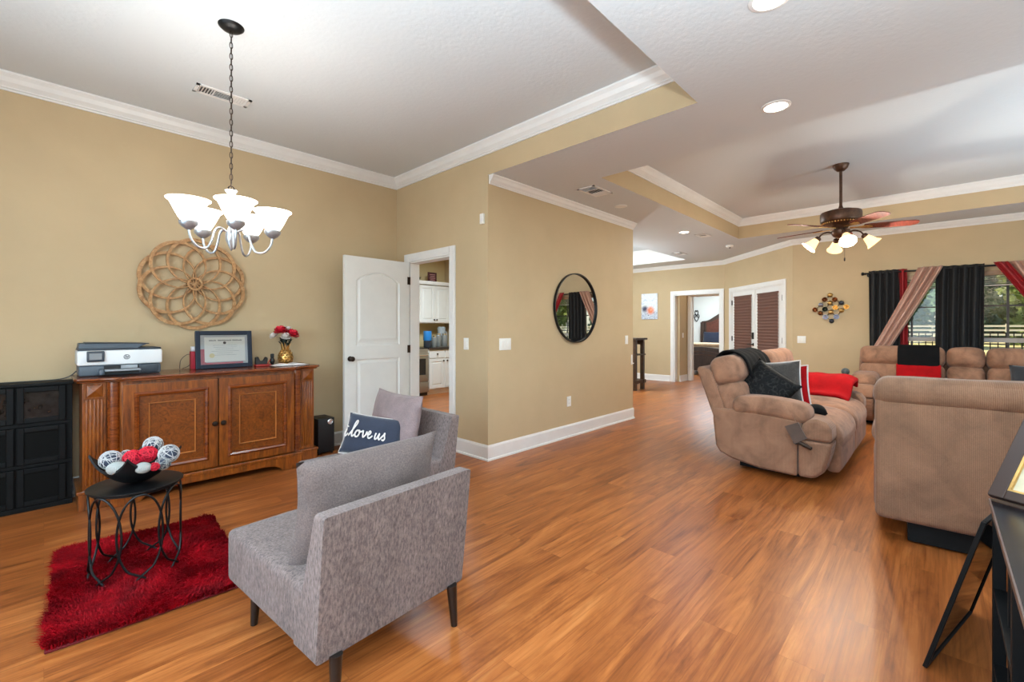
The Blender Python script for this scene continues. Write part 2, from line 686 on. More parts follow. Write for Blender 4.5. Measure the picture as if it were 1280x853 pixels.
# window wall with two openings
WIN = [(-.12, .70), (-1.07, -.24)]
WZ0, WZ1 = .62, 2.04
b = [(XW, XW + .14, YR, YW, 0, WZ0), (XW, XW + .14, YR, YW, WZ1, ZL)]
ys = [YR, WIN[1][0], WIN[1][1], WIN[0][0], WIN[0][1], YW]
for i in (0, 2, 4):
    b.append((XW, XW + .14, ys[i], ys[i + 1], WZ0, WZ1))
wall('wall_east', b)
# angled wall, with the opening of the double door
L45 = math.hypot(XP - XW, YP - YW)
A45 = frame_mx((XW, YW, 0), (1, 1, 0), (1, -1, 0), (0, 0, -1))
A45 = TR(XW, YW, 0, 0, 0, PI / 4)        # local x along the wall, local y away from the room is -y
F0, F1, FTOP = .25, 1.99, 2.04
m = MB()
for x0, x1, z0, z1 in ((0, F0, 0, ZL), (F1, L45 + .04, 0, ZL), (F0, F1, FTOP, ZL)):
    m.span(x0, x1, -.12, 0, z0, z1, A45)
struct(m.build('wall_southeast', 'wall', smooth=False, merge=False))
H0, H1, HTOP = 3.50, 4.535, 2.055        # doorway to the bedroom lobby
wall('wall_hall', [(XP, XP + .12, YP - .03, H0, 0, ZL), (XP, XP + .12, H1, 6.6, 0, ZL), (XP, XP + .12, H0, H1, HTOP, ZL)])
wall('wall_hall_end', [(6.0, XP + .12, 6.5, 6.62, 0, ZL + .3)])
# lobby behind the doorway, then the bedroom
wall('wall_lobby', [(XP + .12, 10.98, 4.46, 4.58, 0, ZL), (XP + .12, 10.98, 3.05, 3.17, 0, ZL),
                    (10.86, 10.98, 4.36, 4.58, 0, ZL), (10.86, 10.98, 3.05, 3.50, 0, ZL), (10.86, 10.98, 3.5, 4.36, 2.05, ZL)])
wall('wall_bedroom', [(14.6, 14.72, 1.4, 7.2, 0, ZL), (10.98, 14.6, 7.1, 7.22, 0, ZL), (10.98, 14.6, 1.4, 1.52, 0, ZL),
                      (10.985, 11.0, 1.4, 3.5, 0, ZL), (10.985, 11.0, 4.36, 7.2, 0, ZL)], 'white_wall')
# kitchen
wall('wall_kitchen', [(XB + .12, 5.9, 7.62, 7.72, 0, ZL), (XB + .12, XB + .14, YA, 7.62, 0, ZL)], 'kitchen_wall')
# walls the photograph does not show, with the windows the daylight comes through
wall('wall_west', [(XL - .1, XL, YR, YA, 0, .6), (XL - .1, XL, YR, YA, 2.5, ZH), (XL - .1, XL, YR, -.8, .6, 2.5), (XL - .1, XL, 3.2, YA, .6, 2.5)])
wall('wall_south', [(XL, XW + .14, YR - .1, YR, 0, .55), (XL, XW + .14, YR - .1, YR, 2.45, ZL), (XL, -.3, YR - .1, YR, .55, 2.45),
                    (4.9, 5.4, YR - .1, YR, .55, 2.45), (7.8, XW + .14, YR - .1, YR, .55, 2.45)])

# ceilings: the low one with its recesses cut out, and the trays
def low_ceiling():
    holes = [TRAY1, TRAY2, TRAY3]
    xs = sorted({XL, XB, 3.78, 7.94, 6.1, 9.6, 14.7})
    ys = sorted({YR, 1.144, YA, -2.3, 2.40, 3.97, 6.2, 7.8})
    m = MB()
    for i in range(len(xs) - 1):
        for j in range(len(ys) - 1):
            cx, cy = (xs[i] + xs[i + 1]) / 2, (ys[j] + ys[j + 1]) / 2
            if any(h[0] < cx < h[1] and h[2] < cy < h[3] for h in holes):
                continue
            if cx < XB and cy > YA:
                continue
            m.add([(xs[i], ys[j], ZL), (xs[i], ys[j + 1], ZL), (xs[i + 1], ys[j + 1], ZL), (xs[i + 1], ys[j], ZL)], [(0, 1, 2, 3)])
    return m
o = low_ceiling().build('ceiling', 'ceiling', smooth=False)
struct(o)
def tray_top(name, t, z=ZH):
    m = MB()
    m.span(t[0] - .08, t[1] + .08, t[2] - .08, t[3] + .08, z, z + .05)
    return struct(m.build(name, 'ceiling', smooth=False))
tray_top('ceiling_dining', (TRAY1[0] - .1, TRAY1[1], TRAY1[2], TRAY1[3]))
tray_top('ceiling_living', TRAY2)
tray_top('ceiling_hall', TRAY3)
def tray_sides(name, t, mat, skip=()):
    m = MB()
    e = .06
    sides = {'s': (t[0] - e, t[1] + e, t[2] - e, t[2]), 'n': (t[0] - e, t[1] + e, t[3], t[3] + e),
             'w': (t[0] - e, t[0], t[2], t[3]), 'e': (t[1], t[1] + e, t[2], t[3])}
    for k, s in sides.items():
        if k not in skip:
            m.span(*s, ZL + .0006, ZH)
    return struct(m.build(name, mat, smooth=False, merge=False))
tray_sides('wall_dining_tray', (TRAY1[0], TRAY1[1], TRAY1[2], TRAY1[3]), 'wall', ('n', 'e', 'w'))
m = MB(); m.span(XB, XB + .06, TRAY1[2] - .06, DO0, ZL + .0006, ZH)
struct(m.build('wall_dining_fascia', 'wall', smooth=False))
tray_sides('wall_living_tray', TRAY2, 'wall')
tray_sides('wall_hall_tray', TRAY3, 'trim')

# crown moulding, baseboards
def crown_prof(z, s=.112):
    k = s / .112
    return [(0, z), (.088 * k, z), (.088 * k, z - .014 * k), (.078 * k, z - .022 * k), (.066 * k, z - .034 * k), (.05 * k, z - .062 * k), (.03 * k, z - .078 * k),
            (.022 * k, z - .086 * k), (.022 * k, z - .094 * k), (.012 * k, z - .1 * k), (.012 * k, z - .112 * k), (0, z - .112 * k)]
def rect_path(t):
    return [(t[0], t[2]), (t[1], t[2]), (t[1], t[3]), (t[0], t[3])]
def trim(name, path, prof, closed=False):
    m = MB()
    sweep(m, path, prof, closed)
    return struct(m.build(name, 'trim', smooth=True, angle=9))
trim('trim_1', rect_path(TRAY1), crown_prof(ZH), True)
trim('trim_2', rect_path(TRAY2), crown_prof(ZH), True)
trim('trim_3', rect_path(TRAY3), crown_prof(ZH, .09), True)
trim('trim_4', [(XC_END, YC), (XB + .012, YC)], crown_prof(ZL, .084))
trim('trim_5', [(XW, YR), (XW, YW), (XP, YP), (XP, 6.5)], crown_prof(ZL, .088))
BP = [(0, .146), (.008, .146), (.012, .138), (.016, .126), (.016, .02), (.028, .016), (.03, 0), (0, 0)]
trim('baseboard_1', [(XC_END, YC), (XB, YC), (XB, DO0 - .085)], BP)
trim('baseboard_2', [(2.86, YA), (XL, YA)], BP)
trim('baseboard_3', [(XW, YR), (XW, YW), (XW + F0 * .7071 - .065, YW + F0 * .7071 - .065)], BP)
trim('baseboard_4', [(XP, H1 + .095), (XP, 6.5)], BP)
trim('baseboard_5', [(10.86, 4.46), (XP + .12, 4.46)], BP)
trim('baseboard_6', [(XP, YP), (XP, H0 - .09)], BP)

def casing(name, mx, x0, x1, ztop, w=.088, t=.02, depth=.12, both=False):
    """White door casing round an opening x0..x1 on a wall whose room face is local y=0 (room on +y)."""
    m = MB()
    for a, b_ in ((x0 - w, x0), (x1, x1 + w)):
        m.span(a, b_, 0, t, 0, ztop + w, mx)
        m.span(a + (.012 if a < x0 else .022), b_ - (.022 if a < x0 else .012), t, t + .006, 0, ztop + w - .012, mx)
    m.span(x0, x1, 0, t, ztop, ztop + w, mx)
    m.span(x0 - .01, x1 + .01, t, t + .006, ztop + .022, ztop + w - .012, mx)
    for a, b_ in ((x0, x0 + .018), (x1 - .018, x1)):
        m.span(a, b_, -depth - .004, .004, 0, ztop, mx)
    m.span(x0, x1, -depth - .004, .004, ztop - .018, ztop, mx)
    o = m.build(name, 'trim', smooth=False, merge=False, bevel=.003)
    return struct(o)
# local x = -Y, room on -X : rotate so that local +y -> -X
MXB = TR(XB, 0, 0, 0, 0, PI / 2)        # (x,y)->(-y, x): local x -> +Y, local y -> -X
casing('trim_6', MXB, DO0, DO1, DTOP)
MXP = TR(XP, 0, 0, 0, 0, PI / 2)
casing('trim_7', MXP, H0, H1, HTOP)
MXV = TR(10.86, 0, 0, 0, 0, PI / 2)
casing('trim_8', MXV, 3.5, 4.36, 2.05, w=.075)

# ---------------------------------------------------------------- panelled kitchen door, standing open
def arch_panel(x0, x1, z0, z1, rise, n=14):
    pts = [(x0, z0), (x1, z0), (x1, z1 - rise)]
    for i in range(1, n):
        t = i / n
        pts.append((x1 + (x0 - x1) * t, z1 - rise + rise * math.sin(PI * t) ** .8))
    pts.append((x0, z1 - rise))
    return pts
def inset(poly, d):
    cx = sum(p[0] for p in poly) / len(poly); cz = sum(p[1] for p in poly) / len(poly)
    w = max(p[0] for p in poly) - min(p[0] for p in poly); h = max(p[1] for p in poly) - min(p[1] for p in poly)
    return [(cx + (p[0] - cx) * (1 - 2 * d / w), cz + (p[1] - cz) * (1 - 2 * d / h)) for p in poly]
def moulded_panel(m, poly, y, side, mx):
    """Raised-and-fielded panel: groove ring and a raised field, as loops of the outline."""
    offs = [(0, 0), (.012, .009), (.026, .009), (.046, -.001)]
    n = len(poly)
    v = []
    for d, dep in offs:
        for px_, pz_ in inset(poly, d):
            v.append((px_, y - side * dep, pz_))
    f = []
    for k in range(len(offs) - 1):
        for i in range(n):
            f.append((k * n + i, k * n + (i + 1) % n, (k + 1) * n + (i + 1) % n, (k + 1) * n + i))
    f.append(tuple(range((len(offs) - 1) * n, len(offs) * n)))
    m.add(v, f, mx)
def door_leaf(name, w, h, t, panels, mat='door'):
    """Leaf in local x 0..w, y -t/2..t/2, with moulded panels let into both faces."""
    m = MB()
    # stiles and rails leave openings that the moulded panels fill
    xs = (min(p[0] for p in panels[0]), max(p[0] for p in panels[0]))
    zs = [(min(q[1] for q in p), max(q[1] for q in p)) for p in panels]
    m.span(0, xs[0], -t / 2, t / 2, 0, h); m.span(xs[1], w, -t / 2, t / 2, 0, h)
    z = 0
    for p, (a, b_) in zip(panels, zs):
        m.span(xs[0], xs[1], -t / 2, t / 2, z, a)
        z = b_
    m.span(xs[0], xs[1], -t / 2, t / 2, z, h)
    for p, (a, b_) in zip(panels, zs):
        rise = [q for q in p if q[1] > p[2][1] + 1e-6]
        if rise:    # fill the corners above an arched panel
            for s in (-1, 1):
                half = [q for q in p[2:] if (q[0] - (xs[0] + xs[1]) / 2) * s >= -1e-6]
                xe = xs[1] if s > 0 else xs[0]
                mid = ((xs[0] + xs[1]) / 2, b_)
                poly = [(xe, b_)] + sorted(half, key=lambda q: -s * q[0]) + [mid]
                m.prism(poly, -t / 2, t / 2, 'y')
        for side in (-1, 1):
            moulded_panel(m, p, side * t / 2, side, None)
    return m.build(name, mat, smooth=False, merge=False)
DW = .79
pan = [[(.13, .2), (DW - .13, .2), (DW - .13, .94), (.13, .94)], arch_panel(.13, DW - .13, 1.08, 1.88, .10)]
d1 = door_leaf('door_1', DW, 2.03, .036, pan)
d1.location = (XB - .022, 4.474, .006)
d1.rotation_euler = (0, 0, PI + .018)
struct(d1)
for s in (-1, 1):
    m = MB(); prof = [(0, 0), (.028, 0), (.028, .004), (.011, .008), (.011, .03), (.02, .036), (.027, .046), (.026, .058), (.016, .066), (0, .068)]
    m.lathe(prof, 18, mx=TR(DW - .06, s * .018, .95, -s * PI / 2))
    m.build('door_knob', 'dark_bronze', d1)
for hz in (.22, 1.03, 1.82):
    m = MB(); m.box((-.006, .018, hz), (.012, .012, .09)); m.box((.012, .0185, hz), (.028, .003, .088))
    m.build('hinge', 'dark_bronze', d1)

# ---------------------------------------------------------------- white double door with pleated shades
MXF = A45
casing('trim_9', MXF, F0, F1, FTOP, w=.085)
FW = (F1 - F0) / 2 - .022
t = NT('brown_pleated_shade')
vec = t.coords()
w_ = t.node('ShaderNodeTexWave', wave_type='BANDS', bands_direction='Z'); w_.inputs['Scale'].default_value = 11
t.link(vec, w_.inputs['Vector'])
t.link(t.ramp(w_.outputs['Fac'], [(0, (100, 68, 57)), (1, (108, 75, 63))]), t.b.inputs['Base Color'])
t.b.inputs['Roughness'].default_value = .8
MT['shade_cloth'] = t.m
def french(idx, hinge_x, sgn):
    """Glazed leaf: local x runs from the hinge edge to the meeting edge."""
    m = MB()
    st = .11
    m.span(0, st, -.045, -.005, 0, 2.03); m.span(FW - st, FW, -.045, -.005, 0, 2.03)
    m.span(st, FW - st, -.045, -.005, 0, .24); m.span(st, FW - st, -.045, -.005, 1.92, 2.03)
    for a, b_, c, d in ((st, st + .015, .24, 1.92), (FW - st - .015, FW - st, .24, 1.92), (st, FW - st, .24, .255), (st, FW - st, 1.905, 1.92)):
        m.span(a, b_, -.008, .004, c, d)
    if sgn < 0:
        m.v = [(-x, y, z) for x, y, z in m.v]
    o = m.build('door_%d' % idx, 'trim', smooth=False, merge=False, bevel=.002)
    o.matrix_world = A45 @ TR(hinge_x, 0, .006)
    struct(o)
    m = MB()
    n = 58
    pts = []
    for i in range(n + 1):
        pts.append((.008 + (.012 if i % 2 else 0), .26 + (1.90 - .26) * i / n))
    poly = pts
    v, f = [], []
    for y, z in poly:
        v += [(sgn * (st - .005), y, z), (sgn * (FW - st + .005), y, z)]
    for i in range(n):
        f.append((2 * i, 2 * i + 1, 2 * i + 3, 2 * i + 2))
    m.add(v, f)
    m.span(sgn * (st - .005), sgn * (FW - st + .005), .002, .026, 1.90, 1.925)
    m.span(sgn * (st - .005), sgn * (FW - st + .005), .004, .022, .245, .262)
    p = m.build('pleated_shade', 'shade_cloth', o, smooth=False, merge=False)
    m = MB(); m.span(sgn * st, sgn * (FW - st), -.028, -.022, .24, 1.92)
    m.build('glass_pane', 'glass', o, smooth=False)
    for hz in (.25, 1.05, 1.80):
        m = MB(); m.box((sgn * -.004, .002, hz), (.022, .014, .1)); m.build('hinge', 'dark_bronze', o)
    return o
fr2 = french(2, F0 + .02, 1)
fr3 = french(3, F1 - .02, -1)
m = MB()
m.soft((-(FW - .045), .012, 1.12), (.06, .026, .13), .008)
m.build('keypad_deadbolt', 'black_plastic', fr3)
m = MB()
m.lathe([(.03, 0), (.03, .008), (.012, .012), (.012, .045)], 14, mx=TR(-(FW - .045), 0, .95, -PI / 2))
m.box((-(FW - .105), .05, .95), (.14, .014, .02))
m.build('door_handle', 'dark_bronze', fr3)
m = MB(); m.span(FW - .012, FW + .018, -.004, .010, 0, 2.02)
m.build('astragal', 'trim', fr2, smooth=False)

# ---------------------------------------------------------------- windows
MT['bronze_frame'] = M('bronze_window_frame', (60, 54, 50), .5)  # dark muntins inside the white window frame
MT['sash_rail'] = M('pale_window_rail', (176, 166, 158), .5)
MT['blind'] = M('white_blind_slat', (226, 222, 216), .5)
MT['valance'] = M('wood_blind_valance', (176, 142, 112), .5, var=.08)
for i, (y0, y1) in enumerate(WIN):
    m = MB()
    x = XW + .06
    for a, b_, c, d in ((y0, y0 + .035, WZ0, WZ1), (y1 - .035, y1, WZ0, WZ1), (y0, y1, WZ0, WZ0 + .035), (y0, y1, WZ1 - .035, WZ1)):
        m.span(x, x + .05, a, b_, c, d)
    w = m.build('window_%d' % (i + 1), 'trim', smooth=False, merge=False)
    struct(w)
    ym = (y0 + y1) / 2
    m = MB(); m.span(x + .005, x + .045, y0 + .035, y1 - .035, 1.085, 1.145); m.build('meeting_rail', 'sash_rail', w, smooth=False)
    m = MB()
    m.span(x + .02, x + .036, ym - .012, ym + .012, 1.145, WZ1 - .035)
    m.span(x + .021, x + .035, y0 + .035, y1 - .035, 1.565, 1.585)
    m.build('upper_muntin', 'bronze_frame', w, smooth=False, merge=False)
    m = MB(); m.span(x + .02, x + .036, ym - .012, ym + .012, WZ0 + .035, 1.085); m.build('lower_muntin', 'bronze_frame', w, smooth=False)
    m = MB(); m.span(x + .026, x + .03, y0 + .03, y1 - .03, WZ0 + .03, WZ1 - .03); m.build('pane', 'glass', w, smooth=False)
    m = MB(); m.span(XW - .03, XW + .06, y0 - .04, y1 + .04, WZ0 - .03, WZ0); m.build('window_sill', 'trim', w, smooth=False, bevel=.004)
    bl = thing('window_blind', ['raised white slat blind in the window behind the striped curtain', 'raised white slat blind in the window right of the wide black curtain'][i],
               'blind', (XW + .025, ym, WZ1), group='raised blinds')
    hw = (y1 - y0) / 2 - .01
    m = MB(); m.box((0, 0, -.03), (.05, hw * 2, .06)); m.build('valance', 'valance', bl, bevel=.003)
    m = MB()
    for k in range(6):
        m.box((0, 0, -.072 - k * .019), (.046, hw * 2, .003), TR(0, 0, 0))
    m.build('slat', 'blind', bl, smooth=False, merge=False)
    m = MB(); m.box((0, 0, -.195), (.05, hw * 2, .016)); m.build('bottom_rail', 'blind', bl, bevel=.003)

# ------------------------------------------------------------------ sideboard wall
TOPZ = .925
sb = thing('sideboard', 'cherry wood sideboard with two panelled doors and fluted corner pilasters against the tan wall', 'sideboard', (.985, 4.5, 0))
# local: x centred, y front negative; front doors at y=-.235, pilasters at -.17
def oct_outline(x, yf, ye, yb, c):
    return [(-x, yb), (-x, ye), (-x + .135, ye), (-x + .135 + c, yf), (x - .135 - c, yf), (x - .135, ye), (x, ye), (x, yb)]
m = MB()
m.prism(oct_outline(.80, -.215, -.15, .235, .07), .13, TOPZ - .035, 'z')
m.build('carcass', 'cherry', sb, smooth=False, bevel=.003)
m = MB()
def round_top(x, yf, ye, yb):
    base = [(-x, yb), (-x, ye - .0), (-x + .02, ye - .02), (-x + .13, ye - .02), (-x + .19, ye - .035), (-x + .25, yf), (x - .25, yf), (x - .19, ye - .035), (x - .13, ye - .02), (x - .02, ye - .02), (x, ye), (x, yb)]
    return base
m.prism(round_top(.845, -.285, -.195, .25), TOPZ - .02, TOPZ, 'z')
m.prism(round_top(.83, -.27, -.18, .245), TOPZ - .034, TOPZ - .0202, 'z')
m.build('top', 'cherry_h', sb, bevel=.006)
m = MB()   # plinth with bracket feet: a scalloped skirt between the corner blocks
m.span(-.822, -.655, -.195, .24, 0, .13)
m.span(.655, .822, -.195, .24, 0, .13)
sk = [(-.66, .135), (-.66, .0), (-.50, .0), (-.47, .03), (-.43, .05), (-.36, .062), (.36, .062), (.43, .05), (.47, .03), (.50, .0), (.66, .0), (.66, .135)]
m.prism(sk, -.255, -.225, 'y')
m.span(-.66, .66, -.262, -.22, .115, .142)
m.span(-.83, -.64, -.205, .24, .118, .14)
m.span(.64, .83, -.205, .24, .118, .14)
m.build('plinth', 'cherry', sb, smooth=False, merge=False, bevel=.004)
for s in (-1, 1):
    m = MB()   # fluted pilaster
    cx = s * .7375
    m.span(cx - .0625, cx + .0625, -.172, -.14, .14, TOPZ - .036)
    for k in range(5):
        fx = cx - .04 + .02 * k
        m.tube([(fx, -.172, .17), (fx, -.172, TOPZ - .155)], .0075, 8)
    p = m.build('pilaster', 'cherry', sb, bevel=.002)
    m = MB()   # pyramid rosette
    zc = TOPZ - .092
    q = .045
    m.add([(cx - q, -.172, zc - q), (cx + q, -.172, zc - q), (cx + q, -.172, zc + q), (cx - q, -.172, zc + q), (cx, -.193, zc)], [(0, 1, 4), (1, 2, 4), (2, 3, 4), (3, 0, 4)])
    for a, b_, c_, d_ in ((-q - .008, q + .008, -q - .008, -q), (-q - .008, q + .008, q, q + .008), (-q - .008, -q, -q, q), (q, q + .008, -q, q)):
        m.span(cx + a, cx + b_, -.181, -.17, zc + c_, zc + d_)
    m.build('rosette', 'cherry', p, smooth=False, merge=False)
    m = MB()   # quarter column beside the doors
    m.lathe([(.038, .142), (.038, TOPZ - .036)], 20, (s * .635, -.182, 0))
    m.build('column', 'cherry_h', sb)
for s in (-1, 1):
    x0, x1 = (-.592, -.004) if s < 0 else (.004, .592)
    z0, z1 = .152, TOPZ - .058
    d = None
    m = MB()
    yf = -.247
    fr = .075
    m.span(x0, x0 + fr, yf, -.21, z0, z1); m.span(x1 - fr, x1, yf, -.21, z0, z1)
    m.span(x0 + fr, x1 - fr, yf, -.21, z0, z0 + fr); m.span(x0 + fr, x1 - fr, yf, -.21, z1 - fr, z1)
    d = m.build('door', 'cherry', sb, smooth=False, merge=False, bevel=.002)
    def mould(a0, a1, b0, b1, w, y0, y1):
        mm = MB()
        prof = [(0, y1), (w * .35, y1 - .010), (w * .75, y1 - .004), (w, y0), (0, y0)]
        pts = [(a0, b0), (a1, b0), (a1, b1), (a0, b1)]
        k = len(prof)
        v = []
        for px_, pz_ in pts:
            ix, iz = (1 if px_ == a0 else -1), (1 if pz_ == b0 else -1)
            for o_, y_ in prof:
                v.append((px_ + ix * o_, y_, pz_ + iz * o_))
        f = []
        for i in range(4):
            j = (i + 1) % 4
            for a in range(k):
                b_ = (a + 1) % k
                f.append((i * k + a, j * k + a, j * k + b_, i * k + b_))
        mm.add(v, f)
        return mm
    mould(x0 + fr - .012, x1 - fr + .012, z0 + fr - .012, z1 - fr + .012, .035, yf + .02, yf - .004).build('panel_moulding', 'cherry_h', d, smooth=False)
    m = MB(); m.span(x0 + fr, x1 - fr, yf + .014, yf + .03, z0 + fr, z1 - fr)
    p = m.build('panel', 'burl', d, smooth=False)
    mould(x0 + .148, x1 - .148, z0 + .148, z1 - .148, .009, yf + .014, yf + .011).build('inlay_bead', M('pale_inlay', (178, 110, 54), .3), d, smooth=False)
    m = MB(); m.lathe([(.011, 0), (.009, .012), (.019, .02), (.021, .028), (.014, .036), (0, .038)], 16, mx=TR(s * .030, yf, .505, PI / 2))
    m.build('knob', 'dark_bronze', d)

# ---------------------------------------------------------------- black media cabinet at the left edge
cb = thing('media_cabinet', 'low black cabinet of small panelled doors left of the cherry sideboard', 'cabinet', (-.35, 4.66, 0))
CX0, CX1, CF = -.55, .495, -.085
m = MB()
m.span(CX0, CX1, -.06, .085, .03, .872)
m.span(CX0 - .006, CX1 + .006, -.088, .09, .872, .892)
m.span(CX0, CX1, -.075, .085, 0, .035)
for z in (.315, .60):
    m.span(CX0, CX1, -.07, -.05, z - .012, z + .012)
m.build('carcass', 'black_paint', cb, smooth=False, merge=False, bevel=.003)
MT['smoky_glass'] = M('smoky_cabinet_glass', (30, 29, 29), .15, var=.5, vscale=22, spec=.25)
MT['black_panel'] = M('black_mesh_panel', (16, 16, 15), .7, spec=.1)
cw = .24
for r_, (z0, z1) in enumerate(((.04, .30), (.33, .585), (.615, .865))):
    for k in range(4):
        x1 = CX1 - .035 - k * (cw + .012)
        x0 = x1 - cw
        m = MB(); fr = .035
        for a in ((x0, x0 + fr, z0, z1), (x1 - fr, x1, z0, z1), (x0 + fr, x1 - fr, z0, z0 + fr), (x0 + fr, x1 - fr, z1 - fr, z1)):
            m.span(a[0], a[1], CF, -.06, a[2], a[3])
        d = m.build('door', 'black_paint', cb, smooth=False, merge=False, bevel=.004)
        m = MB(); m.span(x0 + fr - .004, x1 - fr + .004, CF + .012, CF + .018, z0 + fr - .004, z1 - fr + .004)
        m.build('glass_panel' if r_ == 2 else 'panel', 'smoky_glass' if r_ == 2 else 'black_panel', d, smooth=False)

# ---------------------------------------------------------------- printer
MT['printer_white'] = M('printer_white', (226, 228, 230), .35)
MT['printer_grey'] = M('printer_grey', (78, 88, 98), .45)
MT['printer_dark'] = M('printer_dark', (44, 52, 62), .4)
pr = thing('printer', 'white and grey inkjet printer with tilted touch screen on the left end of the sideboard', 'printer', (.405, 4.60, TOPZ + .001))
m = MB(); m.soft((0, 0, .04), (.47, .30, .078), .014, n=2); m.build('base', 'printer_grey', pr)
m = MB(); m.soft((0, -.004, .133), (.485, .315, .108), .012, n=2); m.build('body', 'printer_white', pr)
m = MB(); m.soft((.0, .005, .194), (.475, .295, .016), .006, n=2); m.build('scanner_lid', 'printer_dark', pr)
m = MB()
m.prism([(-.235, .198), (.10, .198), (.16, .232), (-.23, .240)], -.10, .12, 'y')
fd = m.build('document_feeder', 'printer_grey', pr, bevel=.006)
m = MB(); m.prism([(-.20, .240), (.165, .228), (.17, .234), (-.20, .246)], -.105, .12, 'y'); m.build('feeder_tray', 'printer_dark', fd, bevel=.002)
m = MB(); m.soft((-.145, -.168, .145), (.095, .02, .078), .006, n=1, mx=TR(0, -.004, 0)); sc_ = m.build('control_panel', 'printer_dark', pr)
m = MB(); m.span(-.18, -.112, -.184, -.1815, .122, .168); m.build('screen', M('grey_lcd', (128, 132, 136), .15), sc_, smooth=False)
m = MB(); m.span(-.10, .10, -.156, -.145, .012, .072); m.build('output_slot', 'black_plastic', pr, smooth=False)
m = MB(); m.soft((.0, -.20, .042), (.20, .13, .010), .004, n=1); m.span(-.005, .09, -.166, -.155, .05, .075); m.build('paper_tray', M('tray_grey', (150, 156, 162), .4), pr)
m = MB(); m.soft((-.115, -.18, .03), (.035, .07, .045), .012, n=1); m.build('tray_guide', 'printer_grey', pr)
m = MB(); m.soft((.165, -.15, .042), (.11, .02, .062), .006, n=1); m.build('side_cover', 'printer_dark', pr)
# round logo badge on the front
m = MB()
R_ = .0165
ring = [(R_ * math.cos(2 * PI * i / 24), R_ * math.sin(2 * PI * i / 24)) for i in range(25)]
lx = MB()
stroke(lx, ring, .0042)
stroke(lx, [(-.0035, .017), (-.0095, -.009)], .0034)
stroke(lx, [(-.0062, .004), (-.003, .0062), (-.0012, .004), (-.0038, -.008)], .0034)
stroke(lx, [(.005, .0058), (-.0005, -.017)], .0034)
stroke(lx, [(.004, .0055), (.0085, .0058), (.0095, .003), (.0068, -.006), (.001, -.0068)], .0034)
lx.build('logo_badge', M('badge_grey', (86, 90, 96), .35, .3), pr, smooth=False, merge=False).matrix_local = TR(.028, -.1625, .135, PI / 2)

cd = MB()
cd.tube(smooth_path([(.17, 4.70, TOPZ + .03), (.13, 4.71, .915), (.06, 4.715, .897), (-.1, 4.71, .896), (-.3, 4.70, .896)], 6), .004, 6)
tag(cd.build('power_cord', 'black_plastic'), 'black cord running from the printer along the black cabinet top', 'cord')

# ---------------------------------------------------------------- framed certificate leaning on the sideboard
fr_ = thing('framed_certificate', 'navy framed certificate leaning against the wall on the sideboard', 'frame', (1.105, 4.555, TOPZ + .001), rot=(-.10, 0, .02))
W_, H_ = .435, .328
m = MB()
for a in ((-W_ / 2, -W_ / 2 + .036, 0, H_), (W_ / 2 - .036, W_ / 2, 0, H_), (-W_ / 2 + .036, W_ / 2 - .036, 0, .036), (-W_ / 2 + .036, W_ / 2 - .036, H_ - .036, H_)):
    m.span(a[0], a[1], -.012, .012, a[2], a[3])
m.build('frame', M('navy_frame', (12, 24, 42), .4, spec=.3), fr_, smooth=False, merge=False, bevel=.004)
m = MB(); m.span(-W_ / 2 + .03, W_ / 2 - .03, -.002, .006, .03, H_ - .03); mt_ = m.build('mat_board', M('grey_mat_board', (178, 178, 178), .7), fr_, smooth=False)
m = MB(); m.span(-W_ / 2 + .036, -W_ / 2 + .075, -.0028, -.0022, .036, .17); m.span(-W_ / 2 + .036, W_ / 2 - .075, -.0028, -.0022, .036, .052); m.build('red_band', M('red_mat', (176, 70, 76), .6), mt_, smooth=False, merge=False)
m = MB(); m.span(-.152, .16, -.0045, -.0032, .058, .272); pp = m.build('certificate', M('certificate_paper', (226, 222, 212), .7), fr_, smooth=False)
ink = M('certificate_ink', (70, 68, 70), .7)
m = MB()
x = -.118
random.seed(3)
for wlen in (.055, .10, .072):
    xx = x
    while xx < x + wlen:
        h = random.uniform(.007, .012)
        m.span(xx, xx + .0035, -.0051, -.0046, .243 - .004, .243 + h - .004)
        xx += .0055
    x += wlen + .012
for row, (xa, xb) in enumerate(((-.09, .10), (-.085, .095), (-.07, .07), (-.10, .11), (-.06, .06), (-.08, .09))):
    m.span(xa, xb, -.0050, -.0046, .200 - row * .017, .2015 - row * .017)
m.lathe([(.012, 0), (.012, .0004)], 14, mx=TR(.0, -.0046, .222, PI / 2))
m.build('lettering', ink, pp, smooth=False, merge=False)
m = MB(); m.lathe([(.02, 0), (.02, .0006)], 20, mx=TR(-.098, -.0046, .112, PI / 2)); m.build('seal', M('gold_foil_seal', (214, 196, 140), .4), pp, smooth=False)
m = MB(); m.span(-W_ / 2 + .034, W_ / 2 - .034, -.0085, -.0065, .034, H_ - .034); m.build('glass', MT['glass'], fr_, smooth=False)

bx = thing('box', 'small red box with a white top standing behind the framed certificate', 'box', (.90, 4.66, TOPZ + .001))
m = MB(); m.soft((0, 0, .075), (.06, .06, .15), .004, n=1); m.build('carton', M('red_carton', (170, 24, 44), .5), bx)
m = MB(); m.soft((0, 0, .172), (.05, .05, .042), .006, n=1); m.build('lid', M('white_carton', (220, 220, 224), .5), bx)
m = MB()
m.tube(smooth_path([(.80, 4.68, TOPZ + .006), (.81, 4.69, TOPZ + .08), (.86, 4.70, TOPZ + .125), (.90, 4.71, TOPZ + .10), (.87, 4.70, TOPZ + .03), (.82, 4.69, TOPZ + .006)], 6), .0025, 6)
tag(m.build('thin_cable', 'black_plastic'), 'thin dark cable looping up from the sideboard beside the red box', 'cable')

